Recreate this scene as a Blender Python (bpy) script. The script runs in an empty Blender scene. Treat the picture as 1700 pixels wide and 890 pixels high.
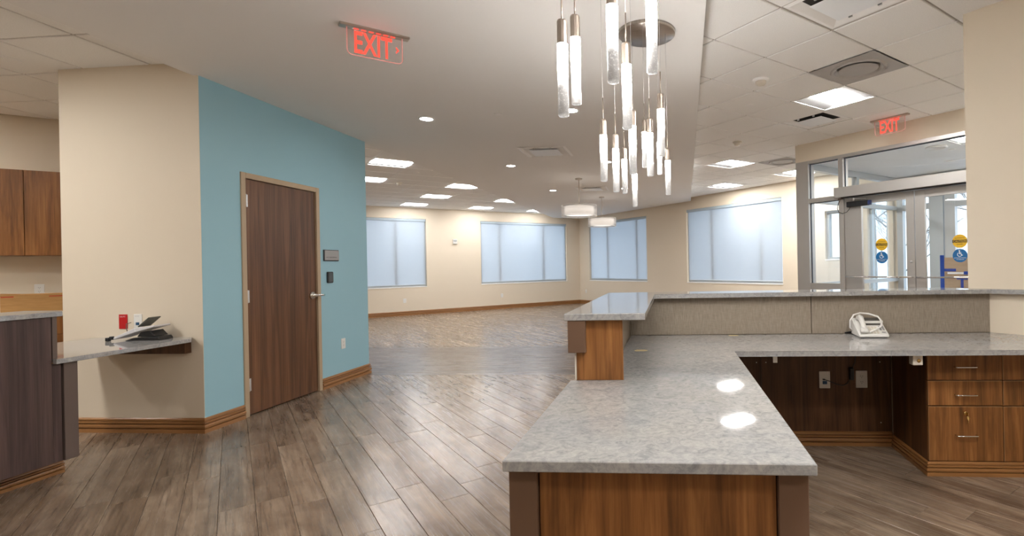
import bpy, bmesh, math, random
from mathutils import Vector, Matrix
random.seed(7)
SC = bpy.context.scene
COL = SC.collection
PI = math.pi

# ------------------------------------------------------------------ camera
F_PX, TL, ROLL, EYE = 869.0, math.radians(4.8), 0.0198, 1.29
cd = bpy.data.cameras.new('camera')
cam = bpy.data.objects.new('camera', cd); COL.objects.link(cam)
cd.sensor_width = 36.0
cd.lens = F_PX / 1700 * 36
cd.shift_x = -188.2 / 1700
cd.shift_y = -5.7 / 1700
cd.clip_start, cd.clip_end = 0.05, 300
Rv, Uv = Vector((math.cos(TL), math.sin(TL), 0)), Vector((0, 0, 1))
fw = Vector((-math.sin(TL), math.cos(TL), 0))
c_, s_ = math.cos(ROLL), math.sin(ROLL)
rr, uu, bb = c_*Rv - s_*Uv, s_*Rv + c_*Uv, -fw
cam.matrix_world = Matrix(((rr.x, uu.x, bb.x, 0), (rr.y, uu.y, bb.y, 0), (rr.z, uu.z, bb.z, EYE), (0, 0, 0, 1)))
SC.camera = cam

# ------------------------------------------------------------------ daylight (bright winter overcast) and exposure
w = bpy.data.worlds.new('overcast_sky'); SC.world = w; w.use_nodes = True
bg = w.node_tree.nodes['Background']
bg.inputs[0].default_value = (0.76, 0.88, 1.0, 1); bg.inputs[1].default_value = 0.68
SC.view_settings.view_transform = 'Standard'
SC.view_settings.look = 'None'
SC.view_settings.exposure = 1.88
SC.view_settings.gamma = 1.0
SC.view_settings.use_curve_mapping = False
PANEL_L, DOWN_L, TUBE_L, DRUM_L = 26.0, 42.0, 55.0, 0.24

# ------------------------------------------------------------------ building axes
A = math.radians(48.3)
RX, RY = math.sin(A), math.cos(A)            # r : into the room, to the right
PX_, PY_ = RY, -RX                           # p : to the right, towards the viewer
ROT_R = -A                                   # local x -> p, local y -> r
def W(u, v, z=0.0): return Vector((PX_*u + RX*v, PY_*u + RY*v, z))
def UV(x, y): return (x*PX_ + y*PY_, x*RX + y*RY)
def depth(x, y): return -x*math.sin(TL) + y*math.cos(TL)
def proj(x, y, z):
    Z = depth(x, y); X = x*math.cos(TL) + y*math.sin(TL); Y = z - EYE
    if Z < 0.05: return None
    a, b = X/Z, Y/Z
    return 1038.2 + F_PX*(c_*a - s_*b), 439.3 - F_PX*(s_*a + c_*b)

# ------------------------------------------------------------------ mesh builder
class MB:
    def __init__(self): self.bm = bmesh.new()
    def _bev(self, new_faces, bev, seg=1):
        es = list({e for f in new_faces for e in f.edges})
        bmesh.ops.bevel(self.bm, geom=es, offset=bev, segments=seg, affect='EDGES', profile=0.5)
    def hexa(self, pts, bev=0):
        vs = [self.bm.verts.new(p) for p in pts]
        fs = [self.bm.faces.new([vs[i] for i in q]) for q in ((3,2,1,0),(4,5,6,7),(0,1,5,4),(1,2,6,5),(2,3,7,6),(3,0,4,7))]
        if bev: self._bev(fs, bev)
        return self
    def box(self, x0, x1, y0, y1, z0, z1, bev=0):
        if x0 > x1: x0, x1 = x1, x0
        if y0 > y1: y0, y1 = y1, y0
        if z0 > z1: z0, z1 = z1, z0
        return self.hexa([(x0,y0,z0),(x1,y0,z0),(x1,y1,z0),(x0,y1,z0),(x0,y0,z1),(x1,y0,z1),(x1,y1,z1),(x0,y1,z1)], bev)
    def prism(self, poly, z0, z1, bev=0, seg=1):
        ar = sum(poly[i][0]*poly[(i+1) % len(poly)][1] - poly[(i+1) % len(poly)][0]*poly[i][1] for i in range(len(poly)))
        if ar < 0: poly = poly[::-1]
        lo = [self.bm.verts.new((p[0], p[1], z0)) for p in poly]
        hi = [self.bm.verts.new((p[0], p[1], z1)) for p in poly]
        n = len(poly)
        fs = [self.bm.faces.new(lo[::-1]), self.bm.faces.new(hi)]
        fs += [self.bm.faces.new((lo[i], lo[(i+1) % n], hi[(i+1) % n], hi[i])) for i in range(n)]
        if bev: self._bev(fs, bev, seg)
        return self
    def tube(self, pts, r, n=8, caps=True, r1=None):
        pts = [Vector(p) for p in pts]; rings = []
        prev = None
        for i, p in enumerate(pts):
            t = (pts[min(i+1, len(pts)-1)] - pts[max(i-1, 0)]).normalized()
            if prev is None:
                a = Vector((0,0,1)) if abs(t.z) < 0.9 else Vector((1,0,0))
                x = t.cross(a).normalized()
            else:
                x = (prev - t*prev.dot(t)).normalized()
            prev = x; y = t.cross(x)
            rad = r if r1 is None else r + (r1-r)*i/(len(pts)-1)
            rings.append([self.bm.verts.new(p + (x*math.cos(2*PI*k/n) + y*math.sin(2*PI*k/n))*rad) for k in range(n)])
        for a, b in zip(rings, rings[1:]):
            for k in range(n):
                f = self.bm.faces.new((a[k], a[(k+1) % n], b[(k+1) % n], b[k])); f.smooth = True
        if caps:
            self.bm.faces.new(rings[0][::-1]); self.bm.faces.new(rings[-1])
        return self
    def lathe(self, prof, n=32, o=(0,0,0), axis='z', smooth=True, closed=False):
        rings = []
        for r, h in prof:
            ring = []
            for k in range(n):
                a = 2*PI*k/n
                if axis == 'z': q = (o[0]+r*math.cos(a), o[1]+r*math.sin(a), o[2]+h)
                elif axis == 'y': q = (o[0]+r*math.cos(a), o[1]+h, o[2]+r*math.sin(a))
                else: q = (o[0]+h, o[1]+r*math.cos(a), o[2]+r*math.sin(a))
                ring.append(self.bm.verts.new(q))
            rings.append(ring)
        for a, b in zip(rings, rings[1:]):
            for k in range(n):
                f = self.bm.faces.new((a[k], a[(k+1) % n], b[(k+1) % n], b[k])); f.smooth = smooth
        if closed:
            a, b = rings[-1], rings[0]
            for k in range(n):
                f = self.bm.faces.new((a[k], a[(k+1) % n], b[(k+1) % n], b[k])); f.smooth = smooth
        else:
            if prof[0][0] > 1e-6: self.bm.faces.new(rings[0][::-1])
            if prof[-1][0] > 1e-6: self.bm.faces.new(rings[-1])
        return self
    def poly(self, pts):
        self.bm.faces.new([self.bm.verts.new(p) for p in pts]); return self
    def text(self, s, h, cx, cz, y, maxw=None, bold=0.0):
        """lettering in the x-z plane that faces -y, cap height h, centred on (cx, cz)"""
        cu = bpy.data.curves.new('lettering', 'FONT'); cu.body = s; cu.size = 1; cu.offset = bold
        cu.resolution_u = 3
        o = bpy.data.objects.new('lettering', cu)
        COL.objects.link(o)
        dg = bpy.context.evaluated_depsgraph_get(); dg.update()
        me = bpy.data.meshes.new_from_object(o.evaluated_get(dg))
        xs = [v.co.x for v in me.vertices]; ys = [v.co.y for v in me.vertices]
        if xs:
            x0, x1, y0, y1 = min(xs), max(xs), min(ys), max(ys)
            sc = h/(y1-y0); sx = sc
            if maxw: sx = maxw/(x1-x0)
            vs = [self.bm.verts.new((cx + (v.co.x-(x0+x1)/2)*sx, y, cz + (v.co.y-(y0+y1)/2)*sc)) for v in me.vertices]
            for p in me.polygons:
                try: self.bm.faces.new([vs[i] for i in p.vertices])
                except ValueError: pass
        bpy.data.objects.remove(o); bpy.data.curves.remove(cu); bpy.data.meshes.remove(me)
        return self
    def mesh(self, name, mat):
        bmesh.ops.recalc_face_normals(self.bm, faces=self.bm.faces)
        me = bpy.data.meshes.new(name); self.bm.to_mesh(me); self.bm.free()
        if mat: me.materials.append(mat)
        return me

def obj(name, mb, mat, parent=None, loc=(0,0,0), rotz=0):
    me = mb if isinstance(mb, bpy.types.Mesh) else mb.mesh(name, mat)
    o = bpy.data.objects.new(name, me); COL.objects.link(o)
    o.location = loc; o.rotation_euler = (0, 0, rotz)
    if parent: o.parent = parent
    return o
def thing(name, label, cat, loc=(0,0,0), rotz=0, group=None):
    o = bpy.data.objects.new(name, None); COL.objects.link(o)
    o.empty_display_size = 0.1
    o.location = loc; o.rotation_euler = (0, 0, rotz); o['label'] = label; o['category'] = cat
    if group: o['group'] = group
    return o
def tag(o, label, cat, group=None):
    o['label'] = label; o['category'] = cat
    if group: o['group'] = group
    return o
def root_struct(name, loc=(0,0,0), rotz=0):
    o = bpy.data.objects.new(name, None); COL.objects.link(o)
    o.location = loc; o.rotation_euler = (0, 0, rotz); o['kind'] = 'structure'; return o
def struct(name, mb, mat, loc=(0,0,0), rotz=0):
    o = obj(name, mb, mat, None, loc, rotz); o['kind'] = 'structure'; return o
def copy_tree(o, loc, label, rotz=None):
    r = o.copy(); COL.objects.link(r); r.location = loc
    if rotz is not None: r.rotation_euler = (0, 0, rotz)
    if label: r['label'] = label
    for ch in list(o.children):
        c = ch.copy(); COL.objects.link(c); c.parent = r
        for g in list(ch.children):
            d = g.copy(); COL.objects.link(d); d.parent = c
    return r
def clip(poly, a, b, c):
    out = []
    for i in range(len(poly)):
        p, q = poly[i], poly[(i+1) % len(poly)]
        dp, dq = a*p[0]+b*p[1]-c, a*q[0]+b*q[1]-c
        if dp <= 0: out.append(p)
        if (dp < 0 < dq) or (dq < 0 < dp):
            t = dp/(dp-dq); out.append((p[0]+(q[0]-p[0])*t, p[1]+(q[1]-p[1])*t))
    return out
def area(poly):
    return abs(sum(poly[i][0]*poly[(i+1) % len(poly)][1] - poly[(i+1) % len(poly)][0]*poly[i][1] for i in range(len(poly))))/2

# ------------------------------------------------------------------ materials
class M_:
    def __init__(self, name):
        self.m = bpy.data.materials.new(name); self.m.use_nodes = True
        self.t = self.m.node_tree; self.n = self.t.nodes; self.b = self.n['Principled BSDF']
        self.out = self.n['Material Output']
    def node(self, kind, **kw):
        x = self.n.new(kind)
        for k, v in kw.items(): setattr(x, k, v)
        return x
    def ln(self, a, b): self.t.links.new(a, b)
    def set(self, **kw):
        for k, v in kw.items():
            k = k.replace('_', ' ')
            self.b.inputs[k].default_value = (*v, 1) if isinstance(v, tuple) and len(v) == 3 else v
        return self
    def coords(self, scale, rnd=None, kind='Object'):
        tc = self.node('ShaderNodeTexCoord'); mp = self.node('ShaderNodeMapping')
        mp.inputs['Scale'].default_value = scale
        self.ln(tc.outputs[kind], mp.inputs['Vector'])
        if rnd is not None: self.ln(rnd, mp.inputs['Location'])
        return mp.outputs[0]
    def noise(self, vec, scale=1, detail=4, rough=0.55, dist=0):
        x = self.node('ShaderNodeTexNoise'); x.inputs['Scale'].default_value = scale
        x.inputs['Detail'].default_value = detail; x.inputs['Roughness'].default_value = rough
        x.inputs['Distortion'].default_value = dist
        self.ln(vec, x.inputs['Vector']); return x.outputs['Fac']
    def ramp(self, fac, stops):
        x = self.node('ShaderNodeValToRGB'); e = x.color_ramp.elements
        while len(e) < len(stops): e.new(0.5)
        for i, (p, c) in enumerate(stops):
            e[i].position = p; e[i].color = (*c, 1) if len(c) == 3 else c
        self.ln(fac, x.inputs['Fac']); return x.outputs['Color']
    def mix(self, a, b, fac, mode='MIX'):
        x = self.node('ShaderNodeMix', data_type='RGBA', blend_type=mode)
        if isinstance(fac, float): x.inputs[0].default_value = fac
        else: self.ln(fac, x.inputs[0])
        for i, q in ((6, a), (7, b)):
            if isinstance(q, tuple): x.inputs[i].default_value = (*q, 1)
            else: self.ln(q, x.inputs[i])
        return x.outputs[2]
    def math(self, op, a, b=None):
        x = self.node('ShaderNodeMath', operation=op)
        for i, q in ((0, a), (1, b)):
            if q is None: continue
            if isinstance(q, (int, float)): x.inputs[i].default_value = q
            else: self.ln(q, x.inputs[i])
        return x.outputs[0]
    def bump(self, h, strength=0.1, dist=0.01):
        x = self.node('ShaderNodeBump'); x.inputs['Strength'].default_value = strength
        x.inputs['Distance'].default_value = dist
        self.ln(h, x.inputs['Height']); self.ln(x.outputs[0], self.b.inputs['Normal'])
    def color(self, c): self.ln(c, self.b.inputs['Base Color'])

def plain(name, col, rough=0.5, metal=0.0, **kw):
    return M_(name).set(Base_Color=col, Roughness=rough, Metallic=metal, **kw).m
def paint(name, col, rough=0.55, bump=0.04):
    x = M_(name).set(Base_Color=col, Roughness=rough)
    x.b.inputs['Specular IOR Level'].default_value = 0.3
    x.bump(x.noise(x.coords((1,1,1)), 260, 2), bump, 0.003); return x.m
def emit(name, col, strength):
    x = M_(name); x.set(Base_Color=(0.8,0.8,0.8))
    x.b.inputs['Emission Color'].default_value = (*col, 1); x.b.inputs['Emission Strength'].default_value = strength
    return x.m
def wood(name, dark, mid, light, sc=(16,16,1.3), rough=0.4):
    x = M_(name)
    rn = x.node('ShaderNodeObjectInfo').outputs['Random']
    v = x.coords(sc, x.math('MULTIPLY', rn, 23.0))
    n1 = x.noise(v, 1.0, 6, 0.6, 0.7)
    n2 = x.noise(x.coords((sc[0]*7, sc[1]*7, sc[2]*2), x.math('MULTIPLY', rn, 11.0)), 1.0, 3, 0.6)
    n3 = x.noise(x.coords((sc[0]*0.28, sc[1]*0.28, sc[2]*0.5), x.math('MULTIPLY', rn, 7.0)), 1.0, 2, 0.5)
    c = x.ramp(n1, [(0.28, dark), (0.5, mid), (0.74, light)])
    c = x.mix(c, x.ramp(n2, [(0.35, (0.62,0.58,0.55)), (0.65, (1.12,1.1,1.08))]), 0.6, 'MULTIPLY')
    c = x.mix(c, x.ramp(n3, [(0.3, (0.72,0.7,0.68)), (0.7, (1.15,1.12,1.1))]), 0.7, 'MULTIPLY')
    x.color(c); x.set(Roughness=rough); x.b.inputs['Specular IOR Level'].default_value = 0.35
    x.bump(n2, 0.06, 0.002); return x.m

m_cream = paint('cream wall paint', (0.735, 0.645, 0.52))
m_blue = paint('blue wall paint', (0.32, 0.54, 0.635))
m_drywall = paint('soffit paint', (0.86, 0.85, 0.835), 0.7)
m_white = paint('white ceiling paint', (0.84, 0.86, 0.88), 0.7)
m_frame_tan = paint('tan door frame paint', (0.46, 0.35, 0.235), 0.4)
m_brown = paint('brown painted board', (0.165, 0.095, 0.06), 0.45)
m_taupe = paint('taupe painted board', (0.135, 0.098, 0.082), 0.45)
m_alu = plain('brushed aluminium frame', (0.48, 0.46, 0.44), 0.38, 0.55)
m_alu_l = plain('pale anodised aluminium', (0.5, 0.52, 0.53), 0.4, 0.3)
m_nickel = plain('satin nickel', (0.56, 0.5, 0.44), 0.28, 1.0)
m_chrome = plain('polished chrome', (0.8, 0.8, 0.8), 0.12, 1.0)
m_steel = plain('steel', (0.62, 0.62, 0.62), 0.35, 0.9)
m_brass = plain('brass', (0.72, 0.5, 0.2), 0.25, 1.0)
m_black = plain('black plastic', (0.012, 0.012, 0.014), 0.35)
m_dark = plain('dark void', (0.02, 0.018, 0.016), 0.9)
m_joint = plain('floor joint', (0.05, 0.04, 0.032), 0.9)
m_plastic = plain('white plastic', (0.78, 0.77, 0.74), 0.35)
m_ivory = plain('ivory plastic', (0.68, 0.63, 0.54), 0.4)
m_red = plain('red plate', (0.5, 0.006, 0.01), 0.35)
m_navy = plain('dark blue jack', (0.012, 0.07, 0.16), 0.4)
m_grey_screen = plain('grey display', (0.09, 0.085, 0.075), 0.2)
m_grey_btn = plain('grey buttons', (0.3, 0.3, 0.3), 0.4)
m_white_metal = plain('white enamelled metal', (0.9, 0.89, 0.875), 0.4)
m_grey_metal = plain('grey diffuser metal', (0.42, 0.40, 0.38), 0.5)
m_plate_blue = plain('pale plaque metal', (0.86, 0.89, 0.92), 0.4)
m_inkblack = plain('black print', (0.01, 0.01, 0.01), 0.5)
m_inkwhite = plain('white print', (0.85, 0.85, 0.85), 0.5)
m_yellow = plain('yellow decal', (0.72, 0.44, 0.02), 0.4)
m_bluedecal = plain('blue decal', (0.005, 0.13, 0.36), 0.4)
m_tape_blue = plain('blue tape', (0.004, 0.045, 0.33), 0.45)
m_tape_y = plain('masking tape', (0.56, 0.45, 0.22), 0.6)
m_snow = plain('snow', (0.82, 0.85, 0.9), 0.8)
m_bark = plain('bark', (0.24, 0.21, 0.19), 0.9)
m_panel_dim = emit('dimmed panel lens', (1.0, 0.99, 0.98), PANEL_L*0.46)
m_panel_nook = emit('nook panel lens', (1.0, 0.97, 0.92), PANEL_L*0.66)
m_panel = emit('lit panel lens', (1.0, 0.98, 0.95), PANEL_L)
m_down = emit('downlight lamp', (1.0, 0.965, 0.92), DOWN_L)
m_exit = emit('lit red letters', (1.0, 0.075, 0.045), 0.40); m_exit.node_tree.nodes['Principled BSDF'].inputs['Base Color'].default_value = (0.35, 0.01, 0.01, 1)
m_wing = plain('troffer reflector', (0.36, 0.36, 0.36), 0.6)

m_walnut = wood('walnut laminate', (0.115,0.047,0.014), (0.285,0.12,0.036), (0.48,0.22,0.072))
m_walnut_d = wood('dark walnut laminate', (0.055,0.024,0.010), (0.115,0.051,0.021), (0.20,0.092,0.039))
m_cab = wood('kitchen cabinet wood', (0.155,0.062,0.016), (0.31,0.13,0.036), (0.46,0.21,0.066))
m_mauve = wood('grey brown laminate', (0.045,0.027,0.026), (0.088,0.055,0.050), (0.145,0.092,0.080), (14,14,0.9))
m_door = wood('walnut door veneer', (0.068,0.028,0.011), (0.138,0.060,0.024), (0.215,0.099,0.043), (15,15,0.7), 0.38)

def stained():
    x = M_('stained oak trim')
    n = x.noise(x.coords((2,2,60)), 1.0, 3, 0.5)
    x.color(x.ramp(n, [(0.3, (0.285,0.127,0.04)), (0.7, (0.345,0.16,0.053))])); x.set(Roughness=0.33); return x.m
m_base = stained()
def quartz():
    x = M_('pale quartz')
    v = x.coords((1,1,1))
    n1 = x.noise(v, 22, 8, 0.72, 1.6); n2 = x.noise(v, 80, 5, 0.7, 0.4); n3 = x.noise(v, 4, 3, 0.5, 0.5)
    c = x.ramp(n1, [(0.30, (0.235,0.24,0.25)), (0.44, (0.335,0.337,0.34)), (0.54, (0.395,0.39,0.387)), (0.72, (0.47,0.46,0.45))])
    c = x.mix(c, x.ramp(n2, [(0.3, (0.72,0.72,0.73)), (0.58, (1.04,1.03,1.02))]), 0.55, 'MULTIPLY')
    c = x.mix(c, x.ramp(n3, [(0.35, (0.93,0.94,0.96)), (0.65, (1.04,1.02,0.99))]), 0.8, 'MULTIPLY')
    x.color(c); x.set(Roughness=0.035); return x.m
m_quartz = quartz()

def plank_mat(name, tint, r0=0.215, r1=0.30):
    x = M_(name)
    oi = x.node('ShaderNodeObjectInfo').outputs['Random']
    gi = x.node('ShaderNodeNewGeometry').outputs['Random Per Island']
    rnd = x.math('FRACT', x.math('ADD', oi, gi))
    off = x.math('MULTIPLY', rnd, 37.0)
    a = x.noise(x.coords((0.9, 12, 1), off), 1.0, 7, 0.62, 1.1)
    b = x.noise(x.coords((3, 85, 1), off), 1.0, 4, 0.6, 0.2)
    c = x.noise(x.coords((3.2, 5, 1), off), 1.0, 4, 0.65, 0.8)
    k = lambda q: tuple(q[i]*tint[i] for i in range(3))
    col = x.ramp(a, [(0.26, k((0.09,0.06,0.038))), (0.43, k((0.155,0.110,0.076))), (0.58, k((0.205,0.155,0.112))), (0.75, k((0.30,0.237,0.18)))])
    col = x.mix(col, x.ramp(b, [(0.34, (0.5,0.46,0.43)), (0.55, (1.04,1.03,1.02))]), 0.62, 'MULTIPLY')
    col = x.mix(col, x.ramp(c, [(0.3, (0.58,0.55,0.52)), (0.6, (1.12,1.12,1.12))]), 0.8, 'MULTIPLY')
    v = x.math('ADD', x.math('MULTIPLY', rnd, 0.18), 0.90)
    g = x.node('ShaderNodeCombineXYZ')
    for i in range(3): x.ln(v, g.inputs[i])
    col = x.mix(col, g.outputs[0], 1.0, 'MULTIPLY')
    x.color(col)
    x.ln(x.ramp(b, [(0.3, (r1,)*3), (0.7, (r0,)*3)]), x.b.inputs['Roughness'])
    x.bump(b, 0.03, 0.001); return x.m
m_plank = plank_mat('weathered oak plank', (1.45, 1.45, 1.45))
m_plank_g = plank_mat('grey border plank', (0.92, 0.92, 1.0), 0.24, 0.33)

def tile_mat():
    x = M_('mineral fibre tile')
    v = x.coords((1,1,1)); n = x.noise(v, 140, 4, 0.75); n2 = x.noise(v, 420, 2, 0.6)
    x.color(x.ramp(n, [(0.3, (0.83,0.825,0.81)), (0.55, (0.92,0.915,0.90))]))
    x.set(Roughness=0.9); x.b.inputs['Specular IOR Level'].default_value = 0.1
    x.bump(x.math('ADD', n, n2), 0.35, 0.004); return x.m
m_tile = tile_mat()
m_grid = plain('grid bar in gap shade', (0.42, 0.385, 0.34), 0.5)  # bars painted darker to deepen the shadow lines between tiles

def fabric():
    x = M_('woven panel fabric')
    n = x.noise(x.coords((330,330,16)), 1.0, 3, 0.6); n2 = x.noise(x.coords((30,30,260)), 1.0, 2, 0.5)
    c = x.ramp(n, [(0.3, (0.235,0.19,0.145)), (0.5, (0.31,0.258,0.202)), (0.7, (0.375,0.32,0.255))])
    c = x.mix(c, x.ramp(n2, [(0.3, (0.9,0.9,0.9)), (0.7, (1.06,1.06,1.06))]), 0.8, 'MULTIPLY')
    x.color(c); x.set(Roughness=0.9); x.bump(n, 0.3, 0.002); return x.m
m_fabric = fabric()

def glass(name, tint=(0.965,0.98,0.985), refl=1.0):
    x = M_(name); x.n.remove(x.b)
    tr = x.node('ShaderNodeBsdfTransparent'); tr.inputs[0].default_value = (*tint, 1)
    gl = x.node('ShaderNodeBsdfGlossy'); gl.inputs['Roughness'].default_value = 0.01
    fr = x.node('ShaderNodeFresnel')
    bf = x.node('ShaderNodeNewGeometry').outputs['Backfacing']
    x.ln(x.math('SUBTRACT', 1.5, x.math('MULTIPLY', bf, 1.5-1/1.5)), fr.inputs[0])
    mx = x.node('ShaderNodeMixShader')
    x.ln(x.math('MULTIPLY', fr.outputs[0], refl), mx.inputs[0])
    x.ln(tr.outputs[0], mx.inputs[1]); x.ln(gl.outputs[0], mx.inputs[2]); x.ln(mx.outputs[0], x.out.inputs[0]); return x.m
m_glass = glass('window glass')
m_acrylic = glass('clear acrylic', (0.97, 0.95, 0.945), 0.9)

def shade_mat(name, col, trans=0.5, thru=0.05):
    x = M_(name); x.n.remove(x.b)
    d = x.node('ShaderNodeBsdfDiffuse'); t = x.node('ShaderNodeBsdfTranslucent'); q = x.node('ShaderNodeBsdfTransparent')
    wv = x.noise(x.coords((3,3,220)), 1.0, 2, 0.5)
    cc = x.mix(tuple(k*0.955 for k in col), col, wv)
    x.ln(cc, d.inputs[0]); x.ln(cc, t.inputs[0])
    a = x.node('ShaderNodeMixShader'); a.inputs[0].default_value = trans
    x.ln(d.outputs[0], a.inputs[1]); x.ln(t.outputs[0], a.inputs[2])
    b = x.node('ShaderNodeMixShader'); b.inputs[0].default_value = thru
    x.ln(a.outputs[0], b.inputs[1]); x.ln(q.outputs[0], b.inputs[2]); x.ln(b.outputs[0], x.out.inputs[0]); return x.m
m_shade = shade_mat('roller shade cloth', (0.745, 0.80, 0.855), 0.55, 0.10)
m_drum_out = shade_mat('sheer drum fabric', (0.72, 0.71, 0.70), 0.4, 0.66)

def tube_mat():
    x = M_('bubbled lit acrylic')
    tc = x.node('ShaderNodeTexCoord'); sp = x.node('ShaderNodeSeparateXYZ'); x.ln(tc.outputs['Object'], sp.inputs[0])
    vo = x.node('ShaderNodeTexVoronoi'); vo.inputs['Scale'].default_value = 170
    x.ln(tc.outputs['Object'], vo.inputs['Vector'])
    bub = x.ramp(vo.outputs['Distance'], [(0.12, (1,1,1)), (0.42, (0.22,0.22,0.22))])
    n = x.noise(x.coords((1,1,1)), 45, 3, 0.6)
    bub = x.mix(bub, x.ramp(n, [(0.35, (0.5,)*3), (0.6, (1.05,)*3)]), 0.7, 'MULTIPLY')
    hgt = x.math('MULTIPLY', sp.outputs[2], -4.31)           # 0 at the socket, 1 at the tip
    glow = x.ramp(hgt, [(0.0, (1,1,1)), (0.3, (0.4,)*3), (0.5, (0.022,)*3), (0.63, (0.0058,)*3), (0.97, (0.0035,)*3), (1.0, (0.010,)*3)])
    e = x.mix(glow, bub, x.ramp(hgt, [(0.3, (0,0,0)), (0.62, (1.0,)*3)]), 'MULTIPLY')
    e = x.mix(e, (1.0, 0.965, 0.925), 1.0, 'MULTIPLY')
    x.set(Base_Color=(0.34,0.335,0.33), Roughness=0.08)
    x.ln(e, x.b.inputs['Emission Color']); x.b.inputs['Emission Strength'].default_value = TUBE_L
    return x.m
m_tube = tube_mat()

def brushed(name):
    x = M_(name); x.set(Metallic=1.0, Roughness=0.3)
    n = x.noise(x.coords((9, 260, 1)), 1.0, 3, 0.6)
    x.color(x.ramp(n, [(0.3, (0.36,0.32,0.28)), (0.7, (0.56,0.51,0.46))])); return x.m
m_canopy = brushed('brushed nickel canopy')
def card(name, c0, c1):
    x = M_(name); x.set(Roughness=0.85)
    x.color(x.ramp(x.noise(x.coords((8,8,60)), 1.0, 4, 0.6), [(0.3, c0), (0.7, c1)])); return x.m
m_card = card('corrugated cardboard', (0.40,0.215,0.075), (0.50,0.28,0.105))
m_card_p = card('pale cardboard', (0.36,0.255,0.165), (0.43,0.31,0.21))

# ------------------------------------------------------------------ floor : planks laid along p, a border band laid along x
PW, PLN, BAND0, BAND1 = 0.164, 1.22, 6.12, 8.28
floor = struct('floor', MB().prism([(-14,-4),(6,-4),(6,12.5),(-3,19.5),(-14,14)], -0.06, -0.004), m_joint)
def plank_bm(mb, poly):
    ar = sum(poly[i][0]*poly[(i+1) % len(poly)][1] - poly[(i+1) % len(poly)][0]*poly[i][1] for i in range(len(poly)))
    if ar < 0: poly = poly[::-1]
    n = len(poly); cx = sum(p[0] for p in poly)/n; cy = sum(p[1] for p in poly)/n
    def inset(p, d):
        dx, dy = p[0]-cx, p[1]-cy
        return (p[0]-math.copysign(min(d, abs(dx)), dx), p[1]-math.copysign(min(d, abs(dy)), dy))
    o = [mb.bm.verts.new((*inset(p, 0.0008), -0.0016)) for p in poly]
    t = [mb.bm.verts.new((*inset(p, 0.0024), 0.0)) for p in poly]
    l = [mb.bm.verts.new((*inset(p, 0.0008), -0.004)) for p in poly]
    mb.bm.faces.new(t)
    for i in range(n):
        j = (i+1) % n
        mb.bm.faces.new((o[i], o[j], t[j], t[i])); mb.bm.faces.new((l[i], l[j], o[j], o[i]))
full_plank = MB(); plank_bm(full_plank, [(-PLN/2,-PW/2),(PLN/2,-PW/2),(PLN/2,PW/2),(-PLN/2,PW/2)])
full_plank = full_plank.mesh('floor_plank', m_plank)
cands = []
for j in range(-34, 59):
    v0 = 0.081 + PW*j
    st = random.random()*PLN
    for i in range(-15, 6):
        u0 = st + PLN*i
        for zone in (0, 1):
            poly = [(u0,v0),(u0+PLN,v0),(u0+PLN,v0+PW),(u0,v0+PW)]
            # y = PY_*u + RY*v
            poly = clip(poly, PY_, RY, BAND0) if zone == 0 else clip(poly, -PY_, -RY, -BAND1)
            if len(poly) > 2: poly = clip(poly, -1, 0, 15.25)
            if len(poly) > 2: poly = clip(poly, 0, 1, 9.5)
            if len(poly) > 2: poly = clip(poly, PX_, RX, 4.6)
            if len(poly) > 2: poly = clip(poly, -PX_, -RX, 12)
            if len(poly) > 2: poly = clip(poly, -PY_, -RY, 3.6)
            if len(poly) < 3 or area(poly) < 0.004: continue
            cands.append(('p', poly))
for j in range(0, 15):
    y0 = BAND0 + 0.144*j
    st = random.random()*PLN
    for i in range(-10, 5):
        x0 = st + PLN*i
        poly = [(x0,y0),(x0+PLN,y0),(x0+PLN,y0+0.144),(x0,y0+0.144)]
        cands.append(('x', poly))
def seen_area(kind, poly):
    q = []
    for p in poly:
        X = W(*p) if kind == 'p' else Vector((p[0], p[1], 0))
        if depth(X.x, X.y) < 1.2: return 0
        s = proj(X.x, X.y, 0)
        q.append(s)
    cx = sum(s[0] for s in q)/len(q); cy = sum(s[1] for s in q)/len(q)
    if not (-80 < cx < 1780 and 500 < cy < 960): return 0
    if 860 < cx < 1330 and cy > 640: return 0           # under the desk
    X = sum((W(*p) if kind == 'p' else Vector((p[0], p[1], 0)) for p in poly), Vector())/len(poly)
    if X.x > -0.3 and X.y > 3.9: return 0               # behind the desk wall
    if X.x < -3.8 and X.y > 3.95 and X.y < 6.2: return 0
    return area(q)
ranked = sorted(((seen_area(k, p), n) for n, (k, p) in enumerate(cands)), reverse=True)
single = {n for a, n in ranked[:295] if a > 0}
rest_p, rest_x = MB(), MB()
for n, (k, poly) in enumerate(cands):
    cx = sum(p[0] for p in poly)/len(poly); cy = sum(p[1] for p in poly)/len(poly)
    if n in single:
        loc = W(cx, cy) if k == 'p' else Vector((cx, cy, 0)); rot = ROT_R if k == 'p' else 0
        if k == 'p' and len(poly) == 4 and abs(area(poly) - PLN*PW) < 1e-6: me = full_plank
        else:
            mb = MB(); plank_bm(mb, [(p[0]-cx, p[1]-cy) for p in poly]); me = mb.mesh('floor_plank', m_plank if k == 'p' else m_plank_g)
        obj('floor_plank', me, None, floor, loc, rot)
    else: plank_bm(rest_p if k == 'p' else rest_x, poly)
o = obj('floor_planks', rest_p, m_plank, floor, (0,0,0), ROT_R); o['kind'] = 'stuff'
o = obj('border_planks', rest_x, m_plank_g, floor); o['kind'] = 'stuff'

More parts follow.
